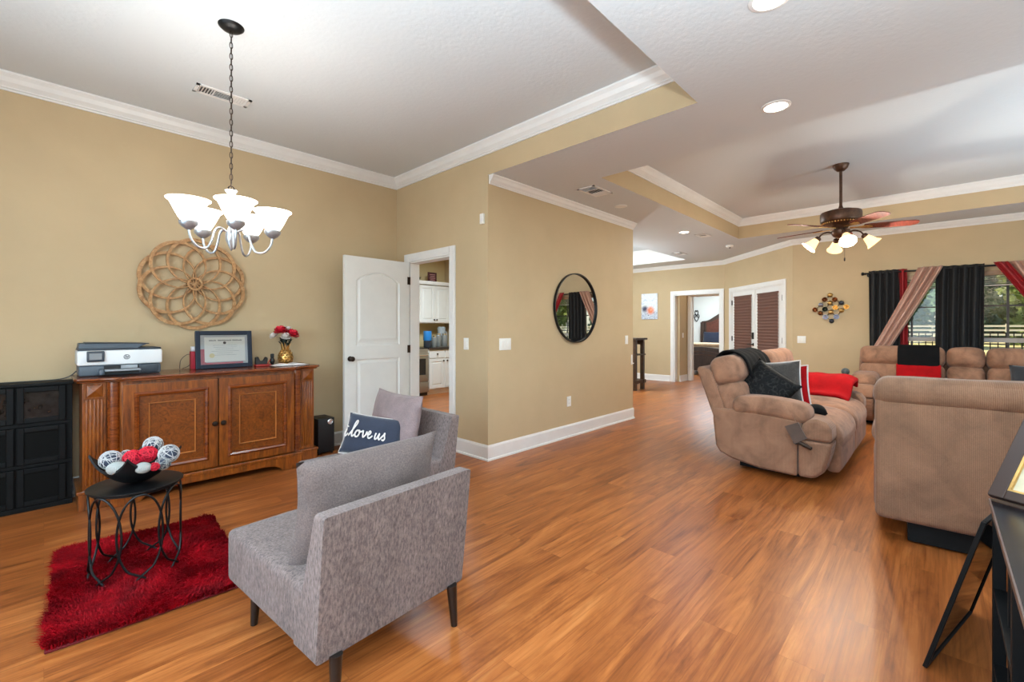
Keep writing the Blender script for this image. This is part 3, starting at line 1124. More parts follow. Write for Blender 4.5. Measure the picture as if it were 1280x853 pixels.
# ---------------------------------------------------------------- pineapple vase, flowers, book, trinkets
vx, vy = 1.612, 4.565
va = thing('vase', 'gold pineapple vase holding red and white flowers on the sideboard', 'vase', (vx, vy, TOPZ + .001))
m = MB()
prof = [(.036, 0), (.05, .012), (.062, .05), (.062, .075), (.054, .11), (.036, .14), (.03, .15)]
m.lathe(prof, 24)
va_b = m.build('body', 'gold', va)
m = MB()
def rad_at(z):
    for (r0, z0), (r1, z1) in zip(prof, prof[1:]):
        if z0 <= z <= z1:
            return r0 + (r1 - r0) * (z - z0) / (z1 - z0)
    return prof[-1][0]
for row in range(7):
    z = .012 + row * .02
    n = 11
    for k in range(n):
        a = 2 * PI * (k + .5 * (row % 2)) / n
        r = rad_at(z) - .002
        w = r * PI / n * .98
        c_ = Vector((math.cos(a), math.sin(a), 0)); tt = Vector((-c_.y, c_.x, 0))
        def P(s, dz, o): return tuple(c_ * (r + o) + tt * s + Vector((0, 0, z + dz)))
        m.add([P(-w, 0, .002), P(0, -.013, .002), P(w, 0, .002), P(0, .013, .002), P(0, 0, .012)], [(0, 1, 4), (1, 2, 4), (2, 3, 4), (3, 0, 4)])
m.build('scales', 'gold', va_b, smooth=False, merge=False)
m = MB()
for k in range(9):
    a = 2 * PI * k / 9
    pts = [(.026 * math.cos(a), .026 * math.sin(a), .145), (.034 * math.cos(a), .034 * math.sin(a), .185), (.044 * math.cos(a), .044 * math.sin(a), .215)]
    m.tube(pts, [.010, .008, .001], 6)
m.build('leaf_rim', 'gold', va)
MT['petal_red'] = M('red_petal', (196, 24, 48), .6, var=.12, vscale=40)
MT['petal_white'] = M('white_petal', (228, 222, 216), .6)
MT['leaf_dark'] = M('dark_leaf', (34, 40, 32), .6, var=.2, vscale=30)
fb = thing('flower_bouquet', 'bunch of red and white flowers in the gold pineapple vase', 'flowers', (vx, vy, TOPZ + .16))
def bloom(name, p, r, mat, n=3):
    r *= 1.25
    m = MB()
    for layer in range(n):
        k = 11 - layer * 2
        el = .15 + layer * .42
        for i in range(k):
            a = 2 * PI * i / k + layer * .5
            d = Vector((math.cos(a) * math.cos(el), math.sin(a) * math.cos(el), math.sin(el)))
            s = Vector((-math.sin(a), math.cos(a), 0))
            up = d.cross(s)
            w = r * .34
            v = []
            for t, ww, o in ((.12, .3, 0), (.55, 1, .06), (.85, .9, .03), (1.0, .3, -.04)):
                c_ = d * r * t + up * r * o * -1.5
                v += [tuple(c_ + s * w * ww), tuple(c_ - s * w * ww)]
            m.add(v, [(0, 1, 3, 2), (2, 3, 5, 4), (4, 5, 7, 6)])
    m.sphere((0, 0, r * .12), r * .2, 8, 6)
    tilt = Vector(p) - Vector((0, 0, -.05))
    q = tilt.to_track_quat('Z', 'Y').to_matrix().to_4x4()
    mm = MB(); mm.add(m.v, m.f, Matrix.Translation(p) @ q)
    return mm.build(name, mat, fb, merge=False)
z0 = TOPZ + .16
bloom('red_bloom', (-.055, -.035, 1.24 - z0), .052, 'petal_red')
bloom('red_bloom', (.04, -.05, 1.205 - z0), .055, 'petal_red')
bloom('red_bloom', (.01, .04, 1.235 - z0), .05, 'petal_red')
bloom('white_bloom', (-.02, -.065, 1.185 - z0), .040, 'petal_white')
bloom('white_bloom', (-.105, -.01, 1.195 - z0), .034, 'petal_white')
bloom('white_bloom', (.02, .0, 1.255 - z0), .036, 'petal_white')
bloom('white_bloom', (.085, .02, 1.19 - z0), .03, 'petal_white')
m = MB()
for k in range(16):
    a = random.uniform(0, 2 * PI); r0 = random.uniform(.03, .06); zz = random.uniform(.05, .10)
    c_ = Vector((math.cos(a), math.sin(a), 0)); s = Vector((-c_.y, c_.x, 0))
    b0 = c_ * .02 + Vector((0, 0, zz - .06)); b1 = c_ * r0 + Vector((0, 0, zz)); b2 = c_ * (r0 + .055) + Vector((0, 0, zz + .005))
    m.add([tuple(b0), tuple(b1 + s * .02), tuple(b2), tuple(b1 - s * .02)], [(0, 1, 2, 3)])
for k in range(5):
    a = 2 * PI * k / 5
    m.tube([(0, 0, -.12), (.04 * math.cos(a), .04 * math.sin(a), .05)], .003, 5)
m.build('foliage', 'leaf_dark', fb, merge=False, smooth=False)

bk = thing('open_book', 'open white book lying on the right end of the sideboard', 'book', (1.60, 4.43, TOPZ + .002), .02)
m = MB(); m.span(-.16, .16, -.07, .07, 0, .003); m.build('cover', M('dark_cover', (60, 44, 40), .6), bk, smooth=False)
for s in (-1, 1):
    m = MB()
    def pg(u, v, top=True):
        x = s * (.002 + .152 * u)
        z = .004 + .017 * math.sin(PI * min(1, u * 1.1 + .08)) ** .8 * (1 - .35 * u)
        return (x, -.066 + .132 * v, z)
    n = 10
    m.grid(lambda u, v: pg(u, v), n, 1)
    m.grid(lambda u, v: (pg(u, v)[0], pg(u, v)[1], .0032), n, 1)
    m.grid(lambda u, v: (pg(u, 0)[0], -.066, .0032 + (pg(u, 0)[2] - .0032) * v), n, 1)
    m.grid(lambda u, v: (pg(u, 0)[0], .066, .0032 + (pg(u, 0)[2] - .0032) * v), n, 1)
    m.grid(lambda u, v: (s * .154, -.066 + .132 * u, .0032 + (pg(1, 0)[2] - .0032) * v), 1, 1)
    m.build('pages', M('white_page', (232, 230, 228), .7), bk)

ch = thing('card_holder', 'small black notched holder on a red base right of the framed certificate', 'holder', (1.385, 4.52, TOPZ + .001))
m = MB(); m.soft((0.01, 0, .009), (.13, .07, .018), .004, n=1); m.build('base', M('red_base', (150, 34, 26), .4), ch)
m = MB(); m.prism([(-.05, .018), (.045, .018), (.05, .075), (.035, .085), (.015, .05), (-.012, .05), (-.03, .088), (-.05, .082)], -.02, .02, 'y'); m.build('notched_block', 'black_plastic', ch, bevel=.003)
m = MB(); m.tube([(.05, 0, .018), (.075, -.005, .055)], .004, 6); m.build('red_pen', M('red_pen', (190, 40, 30), .4), ch)
fg = thing('figurine', 'small black figurine standing beside the open book', 'figurine', (1.487, 4.545, TOPZ + .001))
m = MB(); m.lathe([(.024, 0), (.024, .006), (.012, .014), (.02, .03), (.023, .05), (.016, .066), (.012, .072)], 14); m.build('base', 'black_plastic', fg)
m = MB(); m.soft((0, 0, .09), (.03, .026, .04), .008, n=1); m.build('head', 'black_plastic', fg)

# ---------------------------------------------------------------- round bamboo medallion on the wall
md = thing('wall_medallion', 'round woven ring medallion of weathered wood hanging on the tan wall above the sideboard', 'wall art', (.913, YA - .018, 1.663))
RO, ri = .40, .225
def flat_ring(cx, cz, r, w, y0, y1, n=64, sx_=0, sz_=0):
    m = MB()
    v, f = [], []
    for i in range(n):
        a = 2 * PI * i / n
        c_, s_ = math.cos(a), math.sin(a)
        for rr, yy in ((r, y0), (r - w, y0), (r - w, y1), (r, y1)):
            k_ = 1 if rr < r else 0
            v.append((cx + rr * c_ + sx_ * k_, yy, cz + rr * s_ + sz_ * k_))
    for i in range(n):
        j = (i + 1) % n
        for k in range(4):
            f.append((i * 4 + k, j * 4 + k, j * 4 + (k + 1) % 4, i * 4 + (k + 1) % 4))
    m.add(v, f)
    return m
N_ = 10
for k in range(N_):
    a = 2 * PI * k / N_ + .31
    rr = .202
    off = RO - rr
    dy = -.0025 * ((k * 3) % 10)
    flat_ring(off * math.cos(a), off * math.sin(a), rr, .0185, -.016 + dy, .004 + dy, 64, -.0105 * math.cos(a), -.0105 * math.sin(a)).build('ring', 'ring_wood', md, angle=50)
flat_ring(0, 0, .057, .016, -.045, .006, 30).build('centre_ring', 'ring_wood', md, angle=50)

# ---------------------------------------------------------------- black box on the floor
sp_ = thing('speaker', 'black subwoofer box with a round silver dial on the floor right of the sideboard', 'speaker', (1.975, 4.60, 0), .02)
m = MB(); m.soft((0, 0, .19), (.17, .22, .345), .006, n=1); m.build('cabinet', 'black_plastic', sp_)
m = MB(); m.lathe([(.028, 0), (.028, .006), (.022, .010), (.021, .004), (0, .004)], 24, mx=TR(.04, -.11, .325, PI / 2)); m.build('dial', 'chrome', sp_)
for sx in (-1, 1):
    for sy in (-1, 1):
        m = MB(); m.lathe([(.012, 0), (.012, .02)], 10, (sx * .065, sy * .09, 0)); m.build('foot', 'black_plastic', sp_)

# ---------------------------------------------------------------- rug
rg = thing('shag_rug', 'red shag rug on the wood floor under the round black side table', 'rug', (.388, 3.03, .0), -.055)
RW, RL = .76, 1.09
m = MB(); m.soft((0, 0, .007), (RW - .04, RL - .04, .012), .005, n=4); m.build('backing', M('rug_backing', (96, 8, 16), .95), rg)
random.seed(11)
v, f = [], []
def tuft(x, y, edge=0):
    k = len(v)
    n1 = noise.noise(Vector((x * 5, y * 5, 0)))
    n2 = noise.noise(Vector((x * 5 + 40, y * 5, 7)))
    a = 1.3 * noise.noise(Vector((x * 2.2, y * 2.2, 3))) * PI + 4.2 + random.uniform(-1.3, 1.3)
    L = random.uniform(.028, .050)
    lean = random.uniform(.35, .95) + .3 * n2
    dx, dy = math.cos(a), math.sin(a)
    w = random.uniform(.0012, .0024)
    sx_, sy_ = -dy * w, dx * w
    z = .012
    p = [(x, y, z), (x + dx * L * .25 * lean, y + dy * L * .25 * lean, z + L * .5), (x + dx * L * lean, y + dy * L * lean, z + L * (1 - .45 * lean) )]
    v.extend([(p[0][0] - sx_, p[0][1] - sy_, p[0][2]), (p[0][0] + sx_, p[0][1] + sy_, p[0][2]),
              (p[1][0] - sx_, p[1][1] - sy_, p[1][2]), (p[1][0] + sx_, p[1][1] + sy_, p[1][2]), p[2]])
    f.extend([(k, k + 1, k + 3, k + 2), (k + 2, k + 3, k + 4)])
def rug_spot():
    while True:
        x, y = random.uniform(-RW / 2, RW / 2), random.uniform(-RL / 2, RL / 2)
        cx, cy = max(0, abs(x) - (RW / 2 - .05)), max(0, abs(y) - (RL / 2 - .05))
        edge = .05 - .014 * (1 + noise.noise(Vector((x * 14, y * 14, 9))))
        if math.hypot(cx, cy) < edge:
            return x, y
for i in range(62000):
    tuft(*rug_spot())
t = NT('red_shag_pile')
vec = t.coords()
n1 = t.noise(vec, 7, 4, .65)
n2 = t.noise(vec, 150, 2, .6)
c1 = t.ramp(n1, [(.28, (96, 0, 12)), (.5, (150, 2, 20)), (.72, (196, 8, 30))])
c2 = t.ramp(n2, [(.3, (190, 180, 180)), (.65, (255, 255, 255))])
t.link(t.mix(c1, c2, .8, 'MULTIPLY'), t.b.inputs['Base Color'])
t.b.inputs['Roughness'].default_value = .7
t.b.inputs['Specular IOR Level'].default_value = .15
m = MB(); m.v, m.f = v, f
pile = m.build('pile', t.m, rg, merge=False, smooth=False)
pile['kind'] = 'stuff'

# ---------------------------------------------------------------- round side table with looped wire legs
tb = thing('side_table', 'small round black metal side table with looped wire legs on the red rug', 'table', (.335, 3.03, .0))
TZ = .475
m = MB(); m.lathe([(0, TZ - .012), (.19, TZ - .012), (.197, TZ - .008), (.197, TZ - .002), (.194, TZ), (0, TZ)], 48)
m.build('tabletop', 'black_metal', tb)
m = MB()
m.tube([(.18 * math.cos(2 * PI * i / 40), .18 * math.sin(2 * PI * i / 40), TZ - .018) for i in range(40)], .005, 6, closed=True)
m.build('rim_wire', 'black_metal', tb)
NL = 7
for k in range(NL):
    a0 = 2 * PI * k / NL + .2
    half = PI / NL * 1.12
    pts = []
    # a tall oval bowed round the rim, whose two ends cross just above the floor
    zt, zb = TZ - .02, .014
    n = 26
    for i in range(n + 1):
        th = math.radians(-152 + 304 * i / n)
        ang = a0 + half * math.sin(th) * (1 if abs(math.degrees(th)) < 140 else 1)
        z = .255 + (zt - .255) * math.cos(th) if math.cos(th) > 0 else .255 + (.255 - .06) * math.cos(th) * 1.0
        pts.append((.185 * math.cos(ang), .185 * math.sin(ang), z))
    s0, s1 = pts[0], pts[-1]
    aL = a0 + half * .05
    aR = a0 - half * .05
    head = [(.187 * math.cos(a0 + half * .42), .187 * math.sin(a0 + half * .42), zb), (.186 * math.cos(a0 + half * .12), .186 * math.sin(a0 + half * .12), .045)]
    tail = [(.186 * math.cos(a0 - half * .12), .186 * math.sin(a0 - half * .12), .045), (.187 * math.cos(a0 - half * .42), .187 * math.sin(a0 - half * .42), zb)]
    m = MB(); m.tube(smooth_path(head + pts + tail, 2), .0052, 7)
    m.build('leg', 'black_metal', tb)

# ---------------------------------------------------------------- square curved bowl with decorative balls
bw = thing('bowl', 'black curved square bowl with raised corners on the round side table', 'bowl', (.335, 3.03, TZ + .001), math.radians(28))
S_ = .132
m = MB()
def bz(u, v, o): return .012 + o + .078 * (abs(u) ** 2.2 + abs(v) ** 2.2)
n = 20
m.grid(lambda a, b_: ((2 * a - 1) * S_, (2 * b_ - 1) * S_, bz(2 * a - 1, 2 * b_ - 1, 0)), n, n)
m.grid(lambda a, b_: ((2 * a - 1) * S_ * 1.02, (2 * b_ - 1) * S_ * 1.02, bz(2 * a - 1, 2 * b_ - 1, -.012)), n, n)
for e in range(4):
    def edge(a, b_, e=e):
        q = 2 * a - 1
        u, w = [(q, -1), (1, q), (-q, 1), (-1, -q)][e]
        k = 1 + .02 * b_
        return (u * S_ * k, w * S_ * k, bz(u, w, -.012 * b_))
    m.grid(edge, n, 1)
m.build('dish', M('matte_black_glaze', (12, 13, 15), .4, spec=.35), bw)
def wicker(name, label, r, mat, core, p, nring=24, seed=0):
    random.seed(seed)
    t_ = thing(name, label, 'ball', p, group='decorative balls in the black bowl')
    m = MB()
    for k in range(nring):
        ax = Vector((random.gauss(0, 1), random.gauss(0, 1), random.gauss(0, 1))).normalized()
        u = ax.orthogonal().normalized(); w = ax.cross(u)
        o = random.uniform(-.3, .3) * r
        rr = math.sqrt(r * r - o * o) * random.uniform(.95, 1.0)
        m.tube([tuple(ax * o + (u * math.cos(2 * PI * i / 22) + w * math.sin(2 * PI * i / 22)) * rr) for i in range(22)], r * .028, 5, closed=True)
    m.build('strands', mat, t_, merge=False)
    m = MB(); m.sphere((0, 0, 0), r * .82, 14, 9); m.build('core', core, t_)
    return t_
MT['wick_white'] = M('white_rattan', (190, 190, 190), .7)
MT['wick_grey'] = M('grey_rattan', (150, 152, 150), .6)
MT['wick_red'] = M('red_rattan', (214, 22, 52), .55)
MT['core_dark'] = M('dark_ball_core', (58, 66, 84), .8)
MT['core_red'] = M('red_ball_core', (150, 10, 34), .8)
MT['stone'] = M('pale_cord_ball', (166, 170, 168), .8, bump=.6, bscale=70, bdist=.004)
wicker('wicker_ball', 'large white wicker ball at the left end of the black bowl', .048, 'wick_white', 'core_dark', (.236, 3.062, .603), seed=1)
wicker('wicker_ball', 'small white wicker ball between the large left one and the red ones', .030, 'wick_white', 'core_dark', (.300, 3.105, .605), seed=2)
wicker('wicker_ball', 'left of the two big red wicker balls in the black bowl', .042, 'wick_red', 'core_red', (.317, 3.010, .608), 30, seed=3)
wicker('wicker_ball', 'right of the two big red wicker balls in the black bowl', .042, 'wick_red', 'core_red', (.376, 3.000, .617), 30, seed=4)
wicker('wicker_ball', 'white wicker ball topmost in the black bowl behind the red ones', .045, 'wick_white', 'core_dark', (.407, 3.062, .648), seed=5)
wicker('wicker_ball', 'white wicker ball at the right end of the black bowl', .047, 'wick_white', 'core_dark', (.458, 2.955, .612), seed=6)
wicker('wicker_ball', 'grey wicker ball low at the right end of the black bowl', .035, 'wick_grey', 'core_dark', (.430, 2.935, .572), seed=8)
wicker('wicker_ball', 'small red wicker ball low at the front rim of the black bowl', .022, 'wick_red', 'core_red', (.388, 2.880, .575), 18, seed=7)
for lab, p, r, seed in (('pale cord ball at the front left rim of the black bowl', (.252, 2.955, .581), (.043, .036, .032), 1),
                        ('small pale cord ball at the front middle rim of the black bowl', (.343, 2.885, .578), (.034, .028, .025), 2)):
    t_ = thing('cord_ball', lab, 'ball', p, group='decorative balls in the black bowl', rz=-.6)
    m = MB(); m.sphere((0, 0, 0), r, 24, 16); m.build('body', 'stone', t_)
    m = MB()
    for k in range(12):
        z = -.85 + 1.7 * k / 11; q = math.sqrt(max(0, 1 - z * z))
        m.tube([(r[0] * z, r[1] * q * math.cos(2 * PI * i / 16), r[2] * q * math.sin(2 * PI * i / 16)) for i in range(16)], .0028, 4, closed=True)
    m.build('cord', 'stone', t_, merge=False)

# ---------------------------------------------------------------- armless grey chairs
def armless_chair(label, loc, rz):
    t_ = thing('armless_chair', label, 'chair', loc, rz, 'armless grey chairs')
    W, D = .665, .84          # width, depth; front is +y
    z0, zs, zt = .165, .39, .668
    # seat block
    m = MB(); m.soft((0, .04, (z0 + zs) / 2), (W - .004, D - .085, zs - z0), .026, (.0, .0, .012), n=8)
    m.build('seat', 'grey_chair', t_)
    # back: a wedge, thick at the seat and thin at the top, leaning slightly back
    m = MB()
    def wedge(o):
        x, y, z = o
        k = (z - z0) / (zt - z0)
        th = .165 + (.062 - .165) * k
        yb = -D / 2 + .035 * (1 - k) - .02 * k
        f_ = (y + .5)           # 0 back .. 1 front
        return (x, yb + f_ * th, z)
    m.soft((0, 0, (z0 + zt) / 2), (W, 1.0, zt - z0), .014, n=10, k=3, fn=wedge)
    m.build('back', 'grey_chair', t_)
    for sx in (-1, 1):
        for sy in (-1, 1):
            m = MB()
            lx_, ly_ = sx * (W / 2 - .068), (D / 2 - .155 if sy > 0 else -D / 2 + .030)
            m.tube([(lx_ + sx * .008, ly_ + sy * .008, 0), (lx_, ly_, z0 + .01)], [.014, .023], 14)
            m.build('leg', 'leg_black', t_)
    return t_
ang1 = math.radians(4.2)
c1x, c1y = .918, 1.885
armless_chair('armless grey tweed chair nearest the camera seen from behind', (c1x, c1y, 0), ang1)
ang2 = PI / 2 - .02
c2x, c2y = 1.575, 2.77
armless_chair('armless grey tweed chair facing left behind the nearer one', (c2x, c2y, 0), ang2)

def cushion(name, label, w, h, t, mat, mx, seed=0, group=None, cat='cushion', pinch=.07, wr=.008, parts=None):
    """A pillow whose local XY plane is its face; mx places it."""
    m = MB(); m.pillow(w, h, t, 20, seed, pinch, wr)
    o = thing(name, label, cat, (0, 0, 0), group=group)
    o.matrix_world = mx
    m.build('cover', mat, o, angle=80)
    if parts:
        parts(o)
    return o
def upright(loc, rz, lean, roll=0):
    """Stand a pillow (face +y at rz=0) leaning back by 'lean'."""
    return TR(*loc) @ TR(0, 0, 0, 0, 0, rz) @ TR(0, 0, 0, PI / 2 + lean, 0, 0) @ TR(0, 0, 0, 0, 0, roll)

# big pillow on the nearer chair, against its back (the chair faces +y)
cushion('throw_pillow', 'grey tweed back cushion leaning on the nearest armless chair', .66, .46, .21, 'grey_cushion',
        TR(c1x, c1y, 0, 0, 0, ang1) @ TR(.025, -.14, .385 + .182) @ TR(0, 0, 0, PI / 2 + .20, 0, 0), 4, 'cushions on the grey chairs')
# mauve pillow on the far chair (faces -x)
cushion('throw_pillow', 'pale mauve back cushion leaning on the farther armless chair', .60, .46, .17, 'lilac',
        TR(c2x, c2y, 0, 0, 0, ang2) @ TR(.065, -.16, .385 + .205) @ TR(0, 0, 0, PI / 2 + .22, 0, 0), 9, 'cushions on the grey chairs')
def love_text(o):
    W, H, T = .39, .27, .13
    L = []
    # cursive "i love us"
    L.append([(-.186, -.018), (-.176, .012), (-.172, .022), (-.175, -.010), (-.168, -.022), (-.150, -.004)])                        # i
    L.append([(-.166, .040), (-.163, .046)])
    L.append([(-.142, -.020), (-.118, .016), (-.094, .064), (-.094, .085), (-.104, .083), (-.113, .050), (-.116, .0), (-.108, -.022), (-.092, -.010)])   # l
    L.append([(-.062, .020), (-.080, .016), (-.088, -.006), (-.078, -.022), (-.060, -.018), (-.052, .002), (-.060, .020), (-.046, .012), (-.032, .016)])  # o
    L.append([(-.032, .016), (-.024, .020), (-.020, -.004), (-.014, -.020), (.002, -.006), (.008, .018), (.010, .006), (.020, .002)])       # v
    L.append([(.018, -.004), (.034, .004), (.040, .018), (.030, .024), (.022, .008), (.024, -.014), (.038, -.022), (.060, -.004)])       # e
    L.append([(.084, .018), (.080, -.006), (.086, -.022), (.100, -.012), (.112, .018), (.110, -.008), (.118, -.022), (.132, -.006)])       # u
    L.append([(.132, -.006), (.146, .012), (.152, .026), (.154, .008), (.160, -.008), (.152, -.022), (.138, -.018)])      # s
    mb_ = MB()
    for s in L:
        stroke(mb_, s, .0105)
    vv = []
    for x, y, z in mb_.v:
        y *= .98
        x = x * .80 - .035; y -= .012
        u, q = min(1, abs(x) / (W / 2 * .97)), min(1, abs(y) / (H / 2 * .97))
        e = max(0, (1 - u * u) * (1 - q * q))
        zz = T / 2 * e ** .42 + .009
        vv.append((x, y, zz))
    mb_.v = vv
    t_ = mb_.build('lettering', 'white_cloth', o, smooth=False, merge=False, solid=.004)
    m = MB()
    n = 60
    pts = []
    for i in range(n):
        a = i / n * 4
        k = int(a); q = 2 * (a - k) - 1
        u, w = [(q, -1), (1, q), (-q, 1), (-1, -q)][k]
        pts.append((W / 2 * u * (1 - .05 * (1 - w * w)), H / 2 * w * (1 - .05 * (1 - u * u)), -.016))
    m.tube(pts, .008, 6, closed=True)
    m.build('backing_edge', 'white_cloth', o)
cushion('lettered_pillow', 'slate blue lumbar pillow with white script lettering on the farther chair', .39, .27, .13, 'navy',
        TR(1.535, 2.76, .385 + .165) @ TR(0, 0, 0, 0, 0, -.72) @ TR(0, 0, 0, PI / 2 - .48, 0, 0) @ TR(0, 0, 0, 0, 0, -.17), 5, 'cushions on the grey chairs', pinch=.05, wr=.004, parts=love_text)

# ------------------------------------------------------------------ chandelier
MT['shade_glow'] = M('lit_frosted_glass', (255, 246, 232), .4, emit=3.2, emit_col=(255, 246, 232))
CHX, CHY = .766, 3.03
chd = thing('chandelier', 'brushed nickel five arm chandelier with upturned frosted shades hanging on a chain', 'chandelier', (CHX, CHY, 0))
m = MB(); m.lathe([(0, ZH - .028), (.02, ZH - .028), (.05, ZH - .020), (.066, ZH - .006), (.068, ZH - .001), (0, ZH - .001)], 32); m.build('canopy', 'black_metal', chd)
m = MB()
zc, k = ZH - .03, 0
while zc > 2.13:
    pts = []
    for i in range(16):
        a = 2 * PI * i / 16
        r1, r2 = .0075 * math.cos(a), .020 * math.sin(a)
        pts.append((r1, 0, zc - .018 + r2) if k % 2 == 0 else (0, r1, zc - .018 + r2))
    m.tube(pts, .0022, 5, closed=True)
    zc -= .0325; k += 1
m.tube([(.002, .002, ZH - .03), (.003, -.002, 2.6), (.002, .002, 2.10)], .0016, 5)
m.build('chain', 'dark_bronze', chd, merge=False)
m = MB()
m.tube([(.018 * math.cos(PI * i / 12), 0, 2.092 + .026 * math.sin(PI * i / 12)) for i in range(13)], .0035, 7)
m.build('loop', 'dark_bronze', chd)
m = MB(); m.lathe([(.004, 2.055), (.012, 2.066), (.030, 2.085), (.034, 2.092), (.026, 2.096), (0, 2.10)], 24)
m.lathe([(.0125, 1.86), (.0125, 2.056)], 16)
m.lathe([(0, 1.735), (.006, 1.742), (.016, 1.765), (.026, 1.79), (.030, 1.80), (.030, 1.835), (.022, 1.845), (.018, 1.865), (.0125, 1.875)], 24)
m.build('column', 'nickel', chd)
for i in range(5):
    a = math.radians(-46.3 - 52 + 72 * i)
    ca, sa = math.cos(a), math.sin(a)
    R_ = .218
    prof = [(.018, 1.838), (.055, 1.862), (.085, 1.845), (.105, 1.78), (.13, 1.735), (.172, 1.735), (.206, 1.775), (R_, 1.83)]
    pts = smooth_path([(r * ca, r * sa, z) for r, z in prof], 5)
    m = MB(); m.tube(pts, .0065, 8)
    arm = m.build('arm', 'nickel', chd)
    m = MB(); m.lathe([(.010, 1.822), (.030, 1.836), (.044, 1.852), (.046, 1.868), (.036, 1.874)], 20, (R_ * ca, R_ * sa, 0)); m.build('socket_cup', 'nickel', arm)
    m = MB()
    sh = [(.036, 1.872), (.046, 1.885), (.062, 1.915), (.078, 1.95), (.090, 1.975), (.104, 1.985), (.106, 1.988), (.101, 1.988), (.088, 1.979), (.074, 1.95), (.058, 1.915), (.042, 1.885), (.03, 1.876)]
    m.lathe(sh, 28, (R_ * ca, R_ * sa, 0), caps=False)
    m.build('glass_shade', 'shade_glow', arm)
    lamp('chandelier_bulb', 'POINT', (CHX + R_ * ca, CHY + R_ * sa, 1.995), 2.2, (.92, .96, 1.0), radius=.03)

# ------------------------------------------------------------------ ceiling fan
FX, FY = 6.02, .778
MT['fan_glow'] = M('lit_amber_glass', (255, 236, 200), .4, emit=.9, emit_col=(255, 206, 140))
MT['fan_bronze'] = M('oil_rubbed_bronze', (84, 58, 42), .4, .5, var=.2, vscale=20)
MT['blade'] = wood('cherry_fan_blade', (74, 30, 22), (112, 48, 34), (140, 66, 46), (2, 14, 2), .6, 0, 3)
fan = thing('ceiling_fan', 'bronze ceiling fan with five cherry blades and four lit glass shades', 'fan', (FX, FY, 0))
m = MB(); m.lathe([(.02, ZH - .075), (.035, ZH - .07), (.06, ZH - .045), (.074, ZH - .012), (.076, ZH - .001), (0, ZH - .001)], 28); m.build('canopy', 'fan_bronze', fan)
m = MB(); m.tube([(0, 0, 2.55), (0, 0, ZH - .06)], .0145, 14); m.lathe([(.028, 2.545), (.034, 2.565), (.02, 2.60), (.0145, 2.62)], 18); m.build('downrod', 'fan_bronze', fan)
m = MB(); m.lathe([(.09, 2.395), (.15, 2.415), (.182, 2.435), (.19, 2.45), (.19, 2.525), (.182, 2.545), (.12, 2.565), (.03, 2.572)], 36)
mh = m.build('motor_housing', 'fan_bronze', fan)
m = MB()
for i in range(40):
    a = 2 * PI * i / 40
    m.sphere((.172 * math.cos(a), .172 * math.sin(a), 2.424), .008, 8, 5)
m.build('bead_trim', 'gold', mh)
m = MB(); m.lathe([(0, 2.255), (.03, 2.26), (.07, 2.285), (.085, 2.31), (.085, 2.345), (.06, 2.36), (.075, 2.385), (.09, 2.397)], 28); m.build('light_hub', 'fan_bronze', fan)
for i in range(5):
    a = math.radians(-46.3 - 95 + 72 * i)
    mx = TR(0, 0, 2.375, 0, 0, a) @ TR(0, 0, 0, math.radians(-11), 0, 0)
    m = MB()
    out = [(.20, -.045), (.24, -.058), (.50, -.070), (.62, -.068), (.655, -.05), (.67, -.02), (.67, .02), (.655, .05), (.62, .068), (.50, .070), (.24, .058), (.20, .045)]
    m.prism(out, -.004, .004, 'z', mx)
    bl = m.build('blade', 'blade', fan, bevel=.0015)
    m = MB()
    m.prism([(.08, -.014), (.15, -.012), (.20, -.032), (.26, -.03), (.285, 0), (.26, .03), (.20, .032), (.15, .012), (.08, .014)], -.012, -.004, 'z', mx)
    m.build('blade_bracket', 'gold', bl, bevel=.002)
for i in range(4):
    a = math.radians(-46.3 - 115 + 90 * i)
    ca, sa = math.cos(a), math.sin(a)
    m = MB()
    m.tube(smooth_path([(.06 * ca, .06 * sa, 2.315), (.12 * ca, .12 * sa, 2.335), (.175 * ca, .175 * sa, 2.315), (.20 * ca, .20 * sa, 2.28)], 5), .008, 8)
    arm = m.build('lamp_arm', 'fan_bronze', fan)
    ax = TR(.20 * ca, .20 * sa, 2.28, 0, 0, a) @ TR(0, 0, 0, 0, PI - .75, 0)
    m = MB(); m.lathe([(.012, -.01), (.028, 0), (.032, .02), (.030, .03)], 16, mx=ax); m.build('socket', 'fan_bronze', arm)
    m = MB(); m.lathe([(.028, .025), (.036, .045), (.046, .08), (.058, .115), (.074, .138), (.077, .142), (.070, .138), (.054, .115), (.042, .08), (.032, .045), (.022, .03)], 24, mx=ax, caps=False)
    m.build('glass_shade', 'fan_glow', arm)
    p = ax @ Vector((0, 0, .15))
    lamp('fan_bulb', 'POINT', (FX + p.x, FY + p.y, p.z), 20.0, (1, .93, .80), radius=.03)
m = MB(); m.tube([(.03, -.03, 2.265), (.03, -.03, 2.05)], .0018, 5); m.lathe([(.002, 2.05), (.008, 2.04), (.008, 2.018), (.003, 2.008)], 10, (.03, -.03, 0)); m.build('pull_chain', 'dark_bronze', fan)

